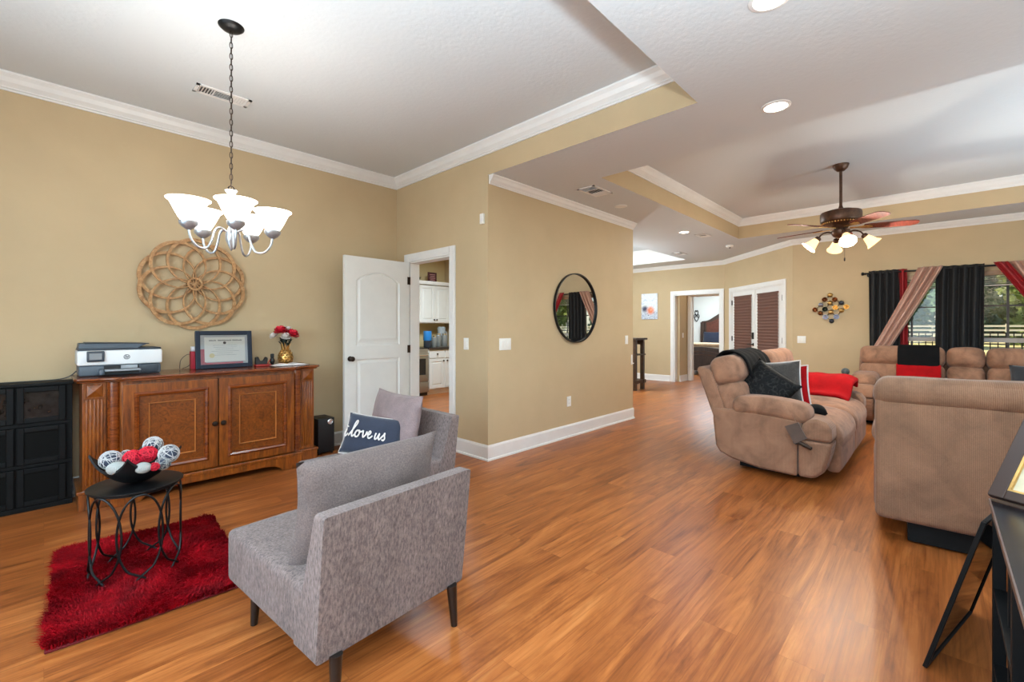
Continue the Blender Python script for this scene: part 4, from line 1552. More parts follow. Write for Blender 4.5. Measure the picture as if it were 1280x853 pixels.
# ------------------------------------------------------------------ recessed lights, vents, detectors, switches
MT['can_glow'] = M('lit_recessed_lens', (255, 250, 240), .4, emit=7, emit_col=(255, 248, 236))
cans = [(3.361, .785, ZL, 'recessed ceiling light in the low ceiling in front of the long tray'),
        (6.794, 2.835, ZL, 'recessed ceiling light beside the far ceiling vent past the mirror wall'),
        (2.24, .545, ZL, 'recessed ceiling light cut by the top edge of the picture')]
for x, y, z, lab in cans:
    t_ = thing('recessed_light', lab, 'light', (x, y, z), group='recessed ceiling lights')
    m = MB(); m.lathe([(.088, 0), (.088, -.006), (.07, -.010), (.066, -.004), (.066, 0)], 32, caps=False); m.build('trim_ring', 'trim', t_)
    m = MB(); m.lathe([(0, -.006), (.067, -.006)], 32, caps=False); m.build('lens', 'can_glow', t_, merge=False)
for x, y, w in ((3.361, .785, 10), (6.794, 2.835, 10), (2.24, .545, 10), (8.3, 4.9, 14)):
    lamp('recessed_bulb', 'AREA', (x, y, ZL - .016), w, ROOM, size=.13)
# the unseen lamps of the neighbouring rooms
lamp('hall_pendant_bulb', 'POINT', (7.5, 5.2, 2.25), 110, ROOM, radius=.12)
lamp('kitchen_ceiling_lamp', 'AREA', (4.4, 5.6, ZL - .05), 60, ROOM, size=.8)
lamp('bedroom_ceiling_lamp', 'AREA', (12.8, 4.6, ZL - .05), 80, ROOM, size=.8)
lamp('lobby_ceiling_lamp', 'AREA', (10.65, 3.85, ZL - .05), 3, (1, .92, .80), size=.15)

def vent(label, x, y, z, lx, ly, louvers_x=True):
    t_ = thing('ceiling_vent', label, 'vent', (x, y, z), group='ceiling air vents')
    m = MB(); f_ = .022
    for a in ((-lx / 2, -lx / 2 + f_, -ly / 2, ly / 2), (lx / 2 - f_, lx / 2, -ly / 2, ly / 2), (-lx / 2, lx / 2, -ly / 2, -ly / 2 + f_), (-lx / 2, lx / 2, ly / 2 - f_, ly / 2)):
        m.span(*a, -.008, -.0005)
    for sx in (-1, 1):
        m.span(sx * lx / 6 - .004, sx * lx / 6 + .004, -ly / 2 + f_, ly / 2 - f_, -.008, -.0005)
    m.build('frame', 'trim', t_, smooth=False, merge=False)
    m = MB(); m.span(-lx / 2 + f_, lx / 2 - f_, -ly / 2 + f_, ly / 2 - f_, -.0012, -.0004); m.build('duct', M('dark_duct', (60, 58, 56), .8), t_, smooth=False)
    m = MB()
    for part, (x0, x1) in enumerate(((-lx / 2 + f_, -lx / 6 - .006), (-lx / 6 + .006, lx / 6 - .006), (lx / 6 + .006, lx / 2 - f_))):
        if part == 1:
            n = 6
            for k in range(n):
                yy = -ly / 2 + f_ + (ly - 2 * f_) * (k + .5) / n
                m.box((0, 0, 0), (x1 - x0, .007, .0016), TR((x0 + x1) / 2, yy, -.005, .7, 0, 0))
        else:
            n = 5
            for k in range(n):
                xx = x0 + (x1 - x0) * (k + .5) / n
                m.box((0, 0, 0), (.015, ly - 2 * f_, .0016), TR(xx, 0, -.005, 0, (-.7 if part == 0 else .35), 0))
    m.build('louver', 'trim', t_, smooth=False, merge=False)
vent('white louvred vent in the dining tray ceiling behind the chandelier chain', .948, 3.975, ZH, .36, .15)
vent('white louvred vent in the low ceiling beside the mirror wall', 4.10, 2.68, ZL, .36, .21)
vent('small ceiling vent right of the far recessed light', 7.25, 2.72, ZL, .30, .16)
vent('faint vent in the far hall ceiling beside the bright tray', 8.72, 3.72, ZL, .34, .16)
t_ = thing('ceiling_speaker', 'flush round white disc in the low ceiling past the vent', 'detector', (4.834, 2.793, ZL))
m = MB(); m.lathe([(.075, 0), (.075, -.004), (.06, -.008), (.03, -.004), (0, -.004)], 24, caps=False); m.build('disc', 'trim', t_)
m = MB(); m.lathe([(.045, -.0055), (.02, -.0085), (0, -.009)], 20, caps=False); m.build('centre', 'switch', t_)
t_ = thing('smoke_detector', 'white smoke detector on the ceiling near the angled wall', 'smoke detector', (8.45, 2.70, ZL))
m = MB(); m.lathe([(.06, 0), (.066, -.02), (.055, -.036), (.03, -.042), (0, -.043)], 24, caps=False); m.build('body', 'switch', t_)
m = MB(); m.lathe([(.02, -.042), (.016, -.055), (0, -.058)], 14, caps=False); m.build('sensor', M('detector_grey', (110, 108, 106), .5), t_)

def plate(name, label, mx, w=.074, h=.118, kind='rocker', n=1, cat='switch', group=None):
    t_ = thing(name, label, cat, group=group)
    t_.matrix_world = mx
    m = MB(); m.soft((0, .003, 0), (w, .007, h), .003, n=1, k=2); m.build('plate', 'switch', t_)
    if kind == 'rocker':
        for i in range(n):
            m = MB(); m.soft(((i - (n - 1) / 2) * .046, .0075, 0), (.032, .006, .066), .002, n=1, k=2); m.build('rocker', 'switch', t_)
    elif kind == 'outlet':
        for s in (-1, 1):
            m = MB(); m.soft((0, .007, s * .021), (.034, .004, .029), .002, n=1, k=2); o_ = m.build('socket', 'switch', t_)
            m = MB(); m.box((-.006, .0092, s * .021 + .002), (.002, .001, .009)); m.box((.006, .0092, s * .021 + .002), (.002, .001, .007)); m.build('slot', 'black_plastic', o_, smooth=False)
    return t_
def onB(y, z): return TR(XB, y, z, 0, 0, PI / 2)
def onC(x, z): return TR(x, YC, z, 0, 0, PI)
plate('light_switch', 'single white light switch right of the kitchen doorway', onB(3.464, 1.118))
plate('light_switch', 'triple white light switch on the mirror wall near its left corner', onC(3.19, 1.116), .165, .118, n=3)
plate('light_switch', 'white light switch at the far end of the mirror wall', onC(5.595, 1.113))
plate('wall_outlet', 'white wall outlet low on the wall below the round mirror', onC(4.258, .416), kind='outlet', cat='outlet')
plate('light_switch', 'double white light switch on the wall right of the double door', TR(XW, 1.652, 1.085, 0, 0, PI / 2), .12, .118, n=2)
plate('light_switch', 'small white light switch inside the bedroom lobby', TR(10.62, 4.46, 1.10, 0, 0, PI))
t_ = thing('motion_sensor', 'small white motion sensor high on the wall above the kitchen switch', 'sensor'); t_.matrix_world = onB(3.213, 2.34)
m = MB(); m.soft((0, .013, 0), (.05, .026, .10), .006, n=1); m.build('body', 'switch', t_)
m = MB(); m.soft((0, .027, -.018), (.036, .005, .035), .002, n=1); m.build('lens', 'trim', t_)
t_ = thing('key_hook', 'slim white hook at the far edge of the mirror wall', 'hook'); t_.matrix_world = onC(5.735, .83)
m = MB(); m.soft((0, .006, 0), (.03, .012, .14), .004, n=1); m.build('plate', 'switch', t_)
m = MB(); m.soft((0, .020, -.05), (.02, .03, .014), .004, n=1); m.build('hook', 'switch', t_)

# ------------------------------------------------------------------ round mirror
mr = thing('round_mirror', 'round black framed mirror on the tan wall reflecting the curtains', 'mirror', (4.372, YC - .014, 1.515), -.026)
m = MB()
n = 72
RR = .412
pr_ = [(RR, 0), (RR, -.03), (RR - .012, -.03), (RR - .012, -.012), (RR - .012, 0)]
m.lathe([(r, -z) for r, z in pr_], n, mx=TR(0, 0, 0, PI / 2), caps=False)
m.build('frame', 'black_metal', mr)
m = MB(); m.lathe([(0, .010), (RR - .011, .010)], n, mx=TR(0, 0, 0, PI / 2), caps=False); m.build('glass', 'mirror', mr, merge=False, smooth=False)

# ------------------------------------------------------------------ reclining sofas
def bend_front(y0, k):
    def fn(o):
        return o
    return fn
def recliner(name, label, cat, loc, rz, W, seats, heads=None, tall=False, arm=.26, group=None, rib=True):
    """Local x 0..W, front at y=0, back at about y=1.06."""
    t_ = thing(name, label, cat, loc, rz, group)
    side_m = MT['sofa_rib'] if rib else MT['sofa']
    m = MB(); m.span(.16, W - .16, .25 if not tall else .12, .72 if not tall else .98, .012, .07 if not tall else .12); m.build('base', 'black_paint', t_)
    for s, x0 in ((0, 0), (1, W - arm)):
        m = MB()
        m.prism([(.238, .052), (.52, .060), (.74, .098), (.85, .145), (.885, .20), (.91, .44), (.905, .54), (.55, .545), (.205, .515), (.238, .34)], x0, x0 + arm, 'x')
        sp = m.build('side_panel', MT['sofa_side'], t_, bevel=.022)
        m = MB()
        m.prism([(.232, .055), (.12, .058), (.055, .12), (.018, .25), (.0, .36), (.232, .36)], x0 + .004, x0 + arm, 'x')
        m.build('front_panel', MT['sofa_side'], sp, bevel=.024)
        m = MB()
        m.prism([(.232, .362), (.0, .362), (.005, .47), (.04, .52), (.10, .54), (.17, .53), (.20, .50), (.228, .42)], x0 + .004, x0 + arm, 'x')
        m.build('front_roll', MT['sofa_side'], sp, bevel=.026)
        m = MB()
        def slope(o):
            x, y, z = o
            k = (y - .45) / .28
            return (x, y, z - .018 * k * k + .012 * k)
        m.soft((x0 + arm / 2, .45, .588), (arm + .035, .60, .158), .07, (0, 0, .012), n=8, k=4, fn=slope)
        m.build('arm_pad', 'sofa', sp)
    inner = W - 2 * arm
    tot = sum(seats)
    x = arm
    for sw0 in seats:
        sw = sw0 / tot * inner
        m = MB()
        def seat_fn(o):
            X, y, z = o
            f_ = max(0, (.20 - y) / .20)
            return (X, y, z - .05 * f_ * f_ + (.008 * noise.noise(Vector((X * 6, y * 6, 3)))))
        m.soft((x + sw / 2, .35, .40), (sw - .008, .76, .20), .075, (0, .01, .03), n=8, k=4, fn=seat_fn)
        m.build('seat_cushion', 'sofa', t_)
        m = MB(); m.soft((x + sw / 2, .03, .20), (sw - .010, .10, .27), .04, (0, .015, 0), n=6, mx=None); m.build('footrest_panel', 'sofa', t_)
        x += sw
    hx = .035
    hw = heads or [q / tot * (W - .07) for q in seats]
    for sw in hw:
        c_ = hx + sw / 2
        m = MB()
        def wr(o):
            X, y, z = o
            return (X, y + .010 * noise.noise(Vector((X * 7, z * 9, 1))), z + .008 * noise.noise(Vector((X * 8, y * 8, 5))))
        m.soft((0, 0, 0), (sw - .006, .25, .265), .085, (0, .025, .010), n=8, k=4, mx=TR(c_, .835 if not tall else .80, .882 if not tall else .80, -.25, 0, 0), fn=None)
        m.v = [wr(p) for p in m.v]
        m.build('head_cushion', 'sofa', t_)
        m = MB()
        m.soft((0, 0, 0), (sw - .012, .24, .34), .09, (0, .025, 0), n=8, k=4, mx=TR(c_, .775, .615, -.30, 0, 0))
        m.v = [wr(p) for p in m.v]
        m.build('lumbar_cushion', 'sofa', t_)
        hx += sw
    if tall:
        m = MB()
        def lean(o):
            X, y, z = o
            return (X, y + .03 * (z - .13), z)
        m.soft((W / 2, .985, .50), (W - .02, .15, .73), .035, (0, .012, 0), n=12, k=3, fn=lean)
        m.build('back_panel', MT['sofa_back'], t_)
        m = MB()
        def roll(o):
            X, y, z = o
            e = max(0, abs(X - W / 2) / (W / 2) - .93) / .07
            return (X, y + .03 * (z - .13), z - .02 * e * e + .006 * noise.noise(Vector((X * 5, y * 5, 0))))
        m.soft((W / 2, .955, .900), (W + .0, .24, .165), .07, (0, .012, .012), n=14, k=4, fn=roll)
        m.build('top_roll', MT['sofa_back'], t_)
    else:
        m = MB()
        m.prism([(.80, .18), (.865, .17), (.915, .46), (1.065, .885), (1.045, .915), (.98, .90), (.93, .86), (.80, .50)], .02, W - .02, 'x')
        m.build('back_frame', MT['sofa_side'], t_, bevel=.02)
    return t_
MT['sofa_side'] = corduroy('tan_plush_side', (154, 116, 93), ('Y', 42), True, .14)
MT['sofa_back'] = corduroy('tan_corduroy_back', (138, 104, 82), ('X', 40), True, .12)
LVX, LVY, LVW = 4.28, .61, 2.33
recliner('reclining_loveseat', 'tan plush reclining loveseat with cushions and throws on it in the middle of the room', 'sofa', (LVX, LVY, 0), 0, LVW, [1, 1], group='tan reclining sofas')
# the nearer one stands with its back to the photographer
rz = PI / 2 + math.radians(3.0)
W2 = 1.8
bx_, by_ = 3.475, .292           # foot of its left back corner
ox = bx_ - (math.cos(rz) * W2 - math.sin(rz) * 1.06)
oy = by_ - (math.sin(rz) * W2 + math.cos(rz) * 1.06)
recliner('reclining_sofa', 'tan corduroy reclining sofa seen from behind at the right edge of the picture', 'sofa', (ox, oy, 0), rz, W2, [1, 1], tall=True, group='tan reclining sofas', arm=.24)
WSX, WSY = 7.38, .87
recliner('reclining_sofa', 'long tan plush sofa under the curtained windows', 'sofa', (WSX, WSY, 0), -PI / 2, 2.72, [1, .55, .55, 1], heads=[.90, .36, .36, 1.03], group='tan reclining sofas')

# ---------------------------------------------------------------- cushions and throws
def sheet(name, label, cat, fn, nu, nv, mat, thick, group=None, loc=(0, 0, 0)):
    m = MB()
    top = lambda u, v: fn(u, v)
    m.grid(top, nu, nv)
    o = m.build(name, mat, loc=loc, solid=thick, subsurf=1, angle=80)
    return tag(o, label, cat, group)
def along(path, t):
    P = [Vector(p) for p in path]
    L = [0]
    for a, b_ in zip(P, P[1:]):
        L.append(L[-1] + (b_ - a).length)
    s = t * L[-1]
    for i in range(len(P) - 1):
        if s <= L[i + 1] or i == len(P) - 2:
            k = (s - L[i]) / max(1e-9, L[i + 1] - L[i])
            return P[i].lerp(P[i + 1], k)
# black throw over the back of the loveseat (profile in y, z)
prof = smooth_path([(1.02, .86, 0), (.985, .955, 0), (.92, 1.035, 0), (.83, 1.045, 0), (.73, 1.00, 0), (.685, .90, 0), (.66, .80, 0), (.61, .68, 0), (.56, .56, 0), (.46, .525, 0), (.36, .522, 0)], 4)
def thr(u, v):
    p = along(prof, v)
    x = .24 + .66 * u + .18 * v * (u - .2) + .25 * max(0, v - .3) * .8
    w = .012 * math.sin(u * 17 + v * 3) + .012 * noise.noise(Vector((u * 5, v * 6, 2)))
    return (LVX + x, LVY + p.x - abs(w) * .6 - .004, p.y + abs(w) * .8)
sheet('throw_blanket', 'black plush throw draped over the back of the loveseat', 'blanket', thr, 26, 34, 'black_cloth', .022)

def trim_edge(w, h, mat, r=.008):
    def parts(o):
        m = MB()
        pts = []
        n = 64
        for i in range(n):
            a = i / n * 4
            k = int(a); q = 2 * (a - k) - 1
            u, g = [(q, -1), (1, q), (-q, 1), (-1, -q)][k]
            pts.append((w / 2 * u * (1 - .07 * (1 - g * g)), h / 2 * g * (1 - .07 * (1 - u * u)), 0))
        m.tube(pts, r, 6, closed=True)
        m.build('piping', mat, o)
    return parts
t = NT('black_damask')
vec = t.coords()
vo = t.node('ShaderNodeTexVoronoi', feature='SMOOTH_F1'); vo.inputs['Scale'].default_value = 26
t.link(vec, vo.inputs['Vector'])
n1 = t.noise(vec, 40, 3, .6, 2.5)
t.link(t.mix(t.ramp(vo.outputs['Distance'], [(.3, (10, 10, 11)), (.42, (48, 46, 45)), (.5, (12, 12, 13))]), t.ramp(n1, [(.45, (60, 60, 60)), (.6, (255, 255, 255))]), .8, 'MULTIPLY'), t.b.inputs['Base Color'])
t.b.inputs['Roughness'].default_value = .7
t.b.inputs['Specular IOR Level'].default_value = .2
MT['damask'] = t.m
# faces look along -x, standing on the seat inside the near arm
def side_pillow(x, y, z, yaw, lean, roll):
    return TR(x, y, z) @ TR(0, 0, 0, 0, 0, -PI / 2 + yaw) @ TR(0, 0, 0, PI / 2 - lean, 0, 0) @ TR(0, 0, 0, 0, 0, roll)
cushion('throw_pillow', 'black damask cushion nearest the arm of the loveseat', .43, .43, .15, 'damask', side_pillow(4.60, 1.17, .71, .12, .34, -.62), 21, 'cushions on the loveseat')
cushion('throw_pillow', 'grey linen cushion with white piping behind the black damask one', .48, .46, .14, 'grey_linen', side_pillow(4.79, 1.145, .73, .10, .24, .10), 22, 'cushions on the loveseat', parts=trim_edge(.48, .46, 'white_cloth', .007))
cushion('throw_pillow', 'red cushion with white piping mostly hidden behind the grey linen one', .44, .42, .13, 'red_cloth', side_pillow(4.94, 1.095, .70, .10, .24, .10), 23, 'cushions on the loveseat', parts=trim_edge(.44, .42, 'white_cloth', .009))
cushion('small_cushion', 'small black plush cushion on the front of the loveseat seat', .22, .14, .10, 'black_cloth', TR(4.84, .80, .535, .15, 0, .25), 24, 'cushions on the loveseat')
prof2 = smooth_path([(5.90, .53, 0), (6.00, .56, 0), (6.06, .64, 0), (6.13, .70, 0), (6.30, .705, 0), (6.50, .70, 0), (6.62, .685, 0), (6.675, .60, 0)], 5)
def blk(u, v):
    p = along(prof2, u)
    y = .70 + .66 * v - .03 * math.sin(u * 3)
    w = .016 * noise.noise(Vector((u * 6, v * 6, 1)))
    edge = -.05 * max(0, .12 - v) / .12
    return (p.x, y, p.y + w + edge + .012)
sheet('folded_blanket', 'bright red blanket folded over the far arm of the loveseat', 'blanket', blk, 26, 16, 'red_cloth', .045)

# hang tag and recliner handle on the near side
tg = thing('remote_pouch', 'grey brown square pouch hanging on the near side of the loveseat', 'pouch', (4.238, .84, .41))
m = MB()
m.add([(0, .085, .055), (0, -.01, .10), (-.012, -.075, -.02), (-.012, .012, -.075)], [(0, 1, 2, 3)])
m.build('flap', fabric('taupe_cloth', (92, 76, 68), .06, 300), tg, solid=.012, smooth=False)
m = MB(); m.tube([(-.004, .005, .095), (.0, .02, .14), (.012, .03, .16)], .004, 6); m.build('cord', 'sofa', tg)
hd = thing('recliner_handle', 'dark lever handle below the pouch on the near side of the loveseat', 'handle', (4.26, .83, .345))
m = MB(); m.soft((0, -.03, 0), (.025, .14, .03), .010, n=2, mx=TR(0, 0, 0, .42, 0, 0)); m.build('lever', 'dark_bronze', hd)
m = MB(); m.lathe([(.02, 0), (.02, .03)], 12, mx=TR(.02, .02, 0, 0, -PI / 2, 0)); m.build('pivot', 'black_plastic', hd)

# throws on the window sofa: profile in (distance from wall side x, z)
def wall_throw(name, label, cat, y0, y1, path, mat, th):
    P = smooth_path([(a, b_, 0) for a, b_ in path], 5)
    def fn(u, v):
        p = along(P, v)
        return (WSX + p.x + .004 * math.sin(u * 20), y0 + (y1 - y0) * u, p.y + .004 * noise.noise(Vector((u * 8, v * 8, 4))))
    return sheet(name, label, cat, fn, 16, 16, mat, th)
wall_throw('throw_blanket', 'black plush throw over the backrest of the window sofa', 'blanket', .415, -.005, [(1.0, .90), (.94, 1.0), (.85, 1.035), (.74, 1.01), (.675, .93), (.655, .82), (.64, .76)], 'black_cloth', .03)
wall_throw('folded_blanket', 'red plush blanket folded below the black throw on the window sofa', 'blanket', .425, -.02, [(.665, .79), (.640, .74), (.62, .68), (.585, .58)], 'red_cloth', .05)
cushion('throw_pillow', 'dark charcoal cushion on the window sofa at the right edge of the picture', .40, .36, .12, fabric('charcoal_cloth', (52, 54, 58), .2, 260),
        TR(WSX + .53, -.80, .665) @ TR(0, 0, 0, 0, 0, -PI / 2) @ TR(0, 0, 0, PI / 2 - .3, 0, 0), 31)
# little table and dark ornament between the two sofas
st = thing('end_table', 'small white end table between the loveseat and the window sofa', 'table', (7.15, .98, 0))
m = MB(); m.lathe([(0, .535), (.17, .535), (.175, .545), (.17, .555), (0, .555)], 28); m.build('tabletop', 'trim', st)
m = MB(); m.lathe([(.13, 0), (.13, .015), (.025, .04), (.02, .30), (.03, .535)], 20); m.build('pedestal', 'trim', st)
orn = thing('ornament', 'dark round ornament on a stem on the end table behind the red blanket', 'ornament', (7.32, .905, .556))
orn.location = (7.17, .878, .556)
m = MB(); m.lathe([(.04, 0), (.04, .01), (.012, .02), (.010, .09), (.045, .102), (.047, .108), (.010, .115)], 18); m.build('stem', 'black_metal', orn)
m = MB(); m.sphere((0, 0, .158), .046, 16, 10); m.build('globe', M('dark_stone', (52, 56, 56), .4, var=.4, vscale=30), orn)

# ---------------------------------------------------------------- metal cup wall art
art = thing('wall_art', 'diamond cluster of metal cups in gold copper and grey on the tan wall', 'wall art', (XW, 0, 0))
MT['cup_dark'] = M('gunmetal', (66, 70, 80), .32, .9)
MT['cup_silver'] = M('pewter', (158, 160, 172), .3, .9)
MT['cup_green'] = M('dark_green_metal', (44, 50, 40), .35, .8)
cups = [(1.258, 1.801, 'gold', 1), (1.325, 1.732, 'copper', 0), (1.192, 1.727, 'copper', 0), (1.378, 1.653, 'cup_silver', 1), (1.258, 1.676, 'gold', 1), (1.112, 1.674, 'cup_dark', 1),
        (1.454, 1.573, 'copper', 0), (1.321, 1.579, 'cup_green', 0), (1.185, 1.602, 'gold', 0), (1.045, 1.610, 'gold', 0), (1.387, 1.517, 'copper', 1), (1.247, 1.532, 'gold', 1),
        (1.112, 1.555, 'gold', 1), (1.314, 1.452, 'cup_silver', 0), (1.172, 1.454, 'cup_silver', 0), (1.238, 1.388, 'cup_dark', 1)]
for y, z, mt, dome in cups:
    m = MB()
    mx = TR(-.035, y, z, 0, -PI / 2, 0)
    if dome:
        m.lathe([(.034, -.01), (.036, 0), (.033, .018), (.024, .032), (.012, .039), (0, .041)], 20, mx=mx)
    else:
        m.lathe([(0, -.01), (.018, -.006), (.030, .008), (.037, .026), (.038, .030), (.034, .030), (.027, .012), (.015, .0), (0, -.003)], 20, mx=mx)
    m.build('cup', mt, art)
m = MB()
for a, b_ in ((0, 1), (0, 2), (1, 4), (2, 4), (1, 3), (2, 5), (3, 6), (3, 7), (4, 7), (4, 8), (5, 8), (5, 9), (6, 10), (7, 10), (7, 11), (8, 11), (8, 12), (9, 12), (10, 13), (11, 13), (11, 14), (12, 14), (13, 15), (14, 15)):
    m.tube([(-.03, cups[a][0], cups[a][1]), (-.03, cups[b_][0], cups[b_][1])], .004, 5)
for k in (0, 6, 9, 15):
    m.tube([(-.03, cups[k][0], cups[k][1]), (-.002, cups[k][0], cups[k][1])], .005, 6)
m.build('wire_frame', 'dark_bronze', art, merge=False)

# ---------------------------------------------------------------- curtains
RX, RZ = 8.565, 2.095
rd = thing('curtain_rod', 'long black curtain rod with a turned end knob across the windows', 'curtain rod', (RX, 0, RZ))
m = MB(); m.tube([(0, .80, 0), (0, -2.1, 0)], .0125, 12); m.build('pole', 'black_metal', rd)
m = MB(); m.lathe([(.014, 0), (.018, .006), (.012, .014), (.024, .03), (.026, .045), (.016, .055), (0, .058)], 16, mx=TR(0, .80, 0, -PI / 2)); m.build('finial', 'black_metal', rd)
for y in (.775, -.17, -1.15):
    m = MB(); m.tube([(0, y, -.012), (.05, y, -.02), (.12, y, -.02)], .006, 8); m.lathe([(.024, 0), (.024, .006)], 14, mx=TR(.122, y, -.02, 0, -PI / 2)); m.build('bracket', 'black_metal', rd)
def satin(name, col, rough=.45, sheen=.5, var=.04):
    return M(name, col, rough, 0, var=var, vscale=6, sheen=sheen, bump=.08, bscale=300, bdist=.001)
MT['cur_black'] = satin('black_curtain', (15, 15, 18), .75, .05)
MT['cur_red'] = satin('red_curtain', (140, 6, 16), .55, .05)
MT['cur_tan'] = satin('rose_tan_satin', (178, 138, 120), .28, .2)
def curtain(label, mat, tops, bots, z1=RZ + .035, z0=.30, folds=5, amp=.035, dx=0, gather=0, group='curtains on the long rod', curve=0, zb=None):
    def fn(u, v):
        k = v
        e = k ** (1 + curve)
        ya = tops[0] + (tops[1] - tops[0]) * u
        yb = bots[0] + (bots[1] - bots[0]) * u
        y = ya + (yb - ya) * e
        z = z1 + (z0 - z1) * v
        A = amp * (1 - gather * k)
        x = RX - .004 + dx + A * math.sin(2 * PI * folds * u + .6 * math.sin(3 * v)) * (1 if abs(v) > .03 else .9)
        x += .010 * noise.noise(Vector((u * 4, v * 4, tops[0] * 5)))
        return (x, y, z)
    m = MB()
    m.grid(fn, max(24, int(folds * 14)), 30)
    t_ = thing('curtain', label, 'curtain', group=group)
    m.build('panel', mat, t_, solid=.004, angle=80)
    return t_
curtain('black curtain at the left end of the rod', 'cur_black', (.765, .42), (.75, .40), folds=4.5, amp=.034)
curtain('narrow red curtain between the left black one and the striped sash of tan satin', 'cur_red', (.425, .335), (.40, .315), folds=1.5, amp=.026)
curtain('rose tan satin curtain swept diagonally across the left black one', 'cur_tan', (.215, -.04), (.84, .66), z0=.70, folds=3, amp=.046, dx=-.085, gather=.5, curve=.05)
curtain('wide black curtain hanging between the two windows', 'cur_black', (.035, -.43), (.04, -.42), folds=4.5, amp=.036, dx=-.004)
curtain('red curtain swept diagonally to the right of the second window', 'cur_red', (-.505, -.63), (-1.32, -1.45), z0=.70, folds=1.5, amp=.025, dx=-.09, gather=.3)
curtain('rose tan satin curtain at the right edge of the picture behind the red sash', 'cur_tan', (-.62, -1.05), (-1.30, -1.62), z0=.70, folds=4.5, amp=.034, dx=-.06, gather=.3)
curtain('black curtain at the far right end of the rod', 'cur_black', (-1.30, -1.70), (-1.30, -1.70), folds=4.5, amp=.034)

# ------------------------------------------------------------------ hall: canvas, tall console
cv = thing('canvas_painting', 'small abstract canvas with an orange flower on blue and white hanging in the hall', 'painting', (XP - .012, 5.155, 1.805))
m = MB(); m.box((0, 0, 0), (.024, .42, .63)); m.build('stretcher', 'white_cloth', cv, smooth=False)
t = NT('abstract_painting')
vec = t.coords()
sep = t.node('ShaderNodeSeparateXYZ'); t.link(vec, sep.inputs[0])
n1 = t.noise(vec, 9, 5, .65, 1.5)
n2 = t.noise(vec, 14, 5, .65, 2.0)
base = t.ramp(n1, [(.3, (196, 208, 222)), (.5, (226, 228, 230)), (.7, (170, 190, 212))])
low = t.ramp(n2, [(.35, (70, 84, 118)), (.5, (208, 214, 222)), (.65, (112, 132, 164))])
mr_ = t.node('ShaderNodeMapRange'); t.link(sep.outputs['Z'], mr_.inputs['Value']); mr_.inputs['From Min'].default_value = -.08; mr_.inputs['From Max'].default_value = -.17
c = t.mix(base, low, mr_.outputs[0])
def blob(y, z, r, soft):
    d = t.node('ShaderNodeVectorMath', operation='DISTANCE'); t.link(vec, d.inputs[0]); d.inputs[1].default_value = (-.013, y, z)
    ad = t.node('ShaderNodeMath', operation='MULTIPLY_ADD'); t.link(n2, ad.inputs[0]); ad.inputs[1].default_value = .10; t.link(d.outputs['Value'], ad.inputs[2])
    q = t.node('ShaderNodeMapRange'); t.link(ad.outputs[0], q.inputs['Value']); q.inputs['From Min'].default_value = r + .05; q.inputs['From Max'].default_value = r + .05 - soft
    return q.outputs[0]
c = t.mix(c, lin((62, 64, 92)), blob(.12, -.06, .105, .07))
c = t.mix(c, lin((226, 124, 84)), blob(-.03, -.10, .12, .07))
c = t.mix(c, lin((240, 170, 140)), blob(-.05, -.08, .04, .04))
t.link(c, t.b.inputs['Base Color']); t.b.inputs['Roughness'].default_value = .6
m = MB(); m.box((-.0125, 0, 0), (.001, .42, .63)); m.build('picture', t.m, cv, smooth=False)

cs = thing('console_table', 'tall narrow dark wood console past the end of the mirror wall', 'table', (8.47, 4.98, 0))
LX, LY = .16, .50
for sx in (-1, 1):
    for sy in (-1, 1):
        m = MB(); m.span(sx * LX - .035, sx * LX + .035, sy * LY - .035, sy * LY + .035, 0, 1.03); m.build('leg', 'dark_wood', cs, smooth=False, bevel=.003)
m = MB(); m.span(-LX - .07, LX + .07, -LY - .08, LY + .08, 1.03, 1.07); m.build('tabletop', 'dark_wood', cs, smooth=False, bevel=.004)
m = MB(); m.span(-LX - .04, LX + .04, -LY - .06, LY + .06, .715, .74); m.build('shelf', 'dark_wood', cs, smooth=False, bevel=.003)
m = MB()
for sx in (-1, 1):
    m.span(sx * LX - .045, sx * LX + .045, -LY - .06, LY + .06, .14, .21)
for sy in (-1, 1):
    m.span(-LX, LX, sy * LY - .046, sy * LY + .046, .142, .208)
m.build('stretcher', 'dark_wood', cs, smooth=False, merge=False, bevel=.003)
m = MB()
for sx in (-1, 1):
    m.span(sx * LX - .02, sx * LX + .02, -LY + .03, LY - .03, .93, 1.03)
m.build('apron', 'dark_wood', cs, smooth=False)
bb = thing('storage_box', 'small dark wood box on top of the tall console', 'box', (8.42, 4.78, 1.071))
m = MB(); m.soft((0, 0, .055), (.18, .22, .10), .006, n=1); m.build('body', 'dark_wood', bb)
m = MB(); m.soft((0, 0, .113), (.19, .23, .018), .005, n=1); m.build('lid', 'dark_wood', bb)

# ------------------------------------------------------------------ bedroom
bd = thing('bed', 'dark carved wood bed with pale bedding in the bedroom beyond the lobby', 'bed', (0, 0, 0))
BY0, BY1 = 3.85, 5.47
bc = (BY0 + BY1) / 2
m = MB()
out = [(BY0, .30), (BY1, .30), (BY1, 1.46), (BY1 - .02, 1.49), (BY1 - .16, 1.50)]
for i in range(17):
    tt = i / 16
    y = BY1 - .16 - (BY1 - BY0 - .32) * tt
    out.append((y, 1.50 + .30 * math.sin(PI * tt) ** 1.4))
out += [(BY0 + .16, 1.50), (BY0 + .02, 1.49), (BY0, 1.46)]
m.prism(out, 14.44, 14.52, 'x')
for y in (BY0 + .04, BY1 - .04):
    m.span(14.41, 14.53, y - .06, y + .06, 0, 1.46)
hb = m.build('headboard', 'dark_wood', bd, smooth=False, merge=False, bevel=.006)
m = MB()
inn = [(bc + (p[0] - bc) * .80, .5 + (p[1] - .30) * .80) for p in out]
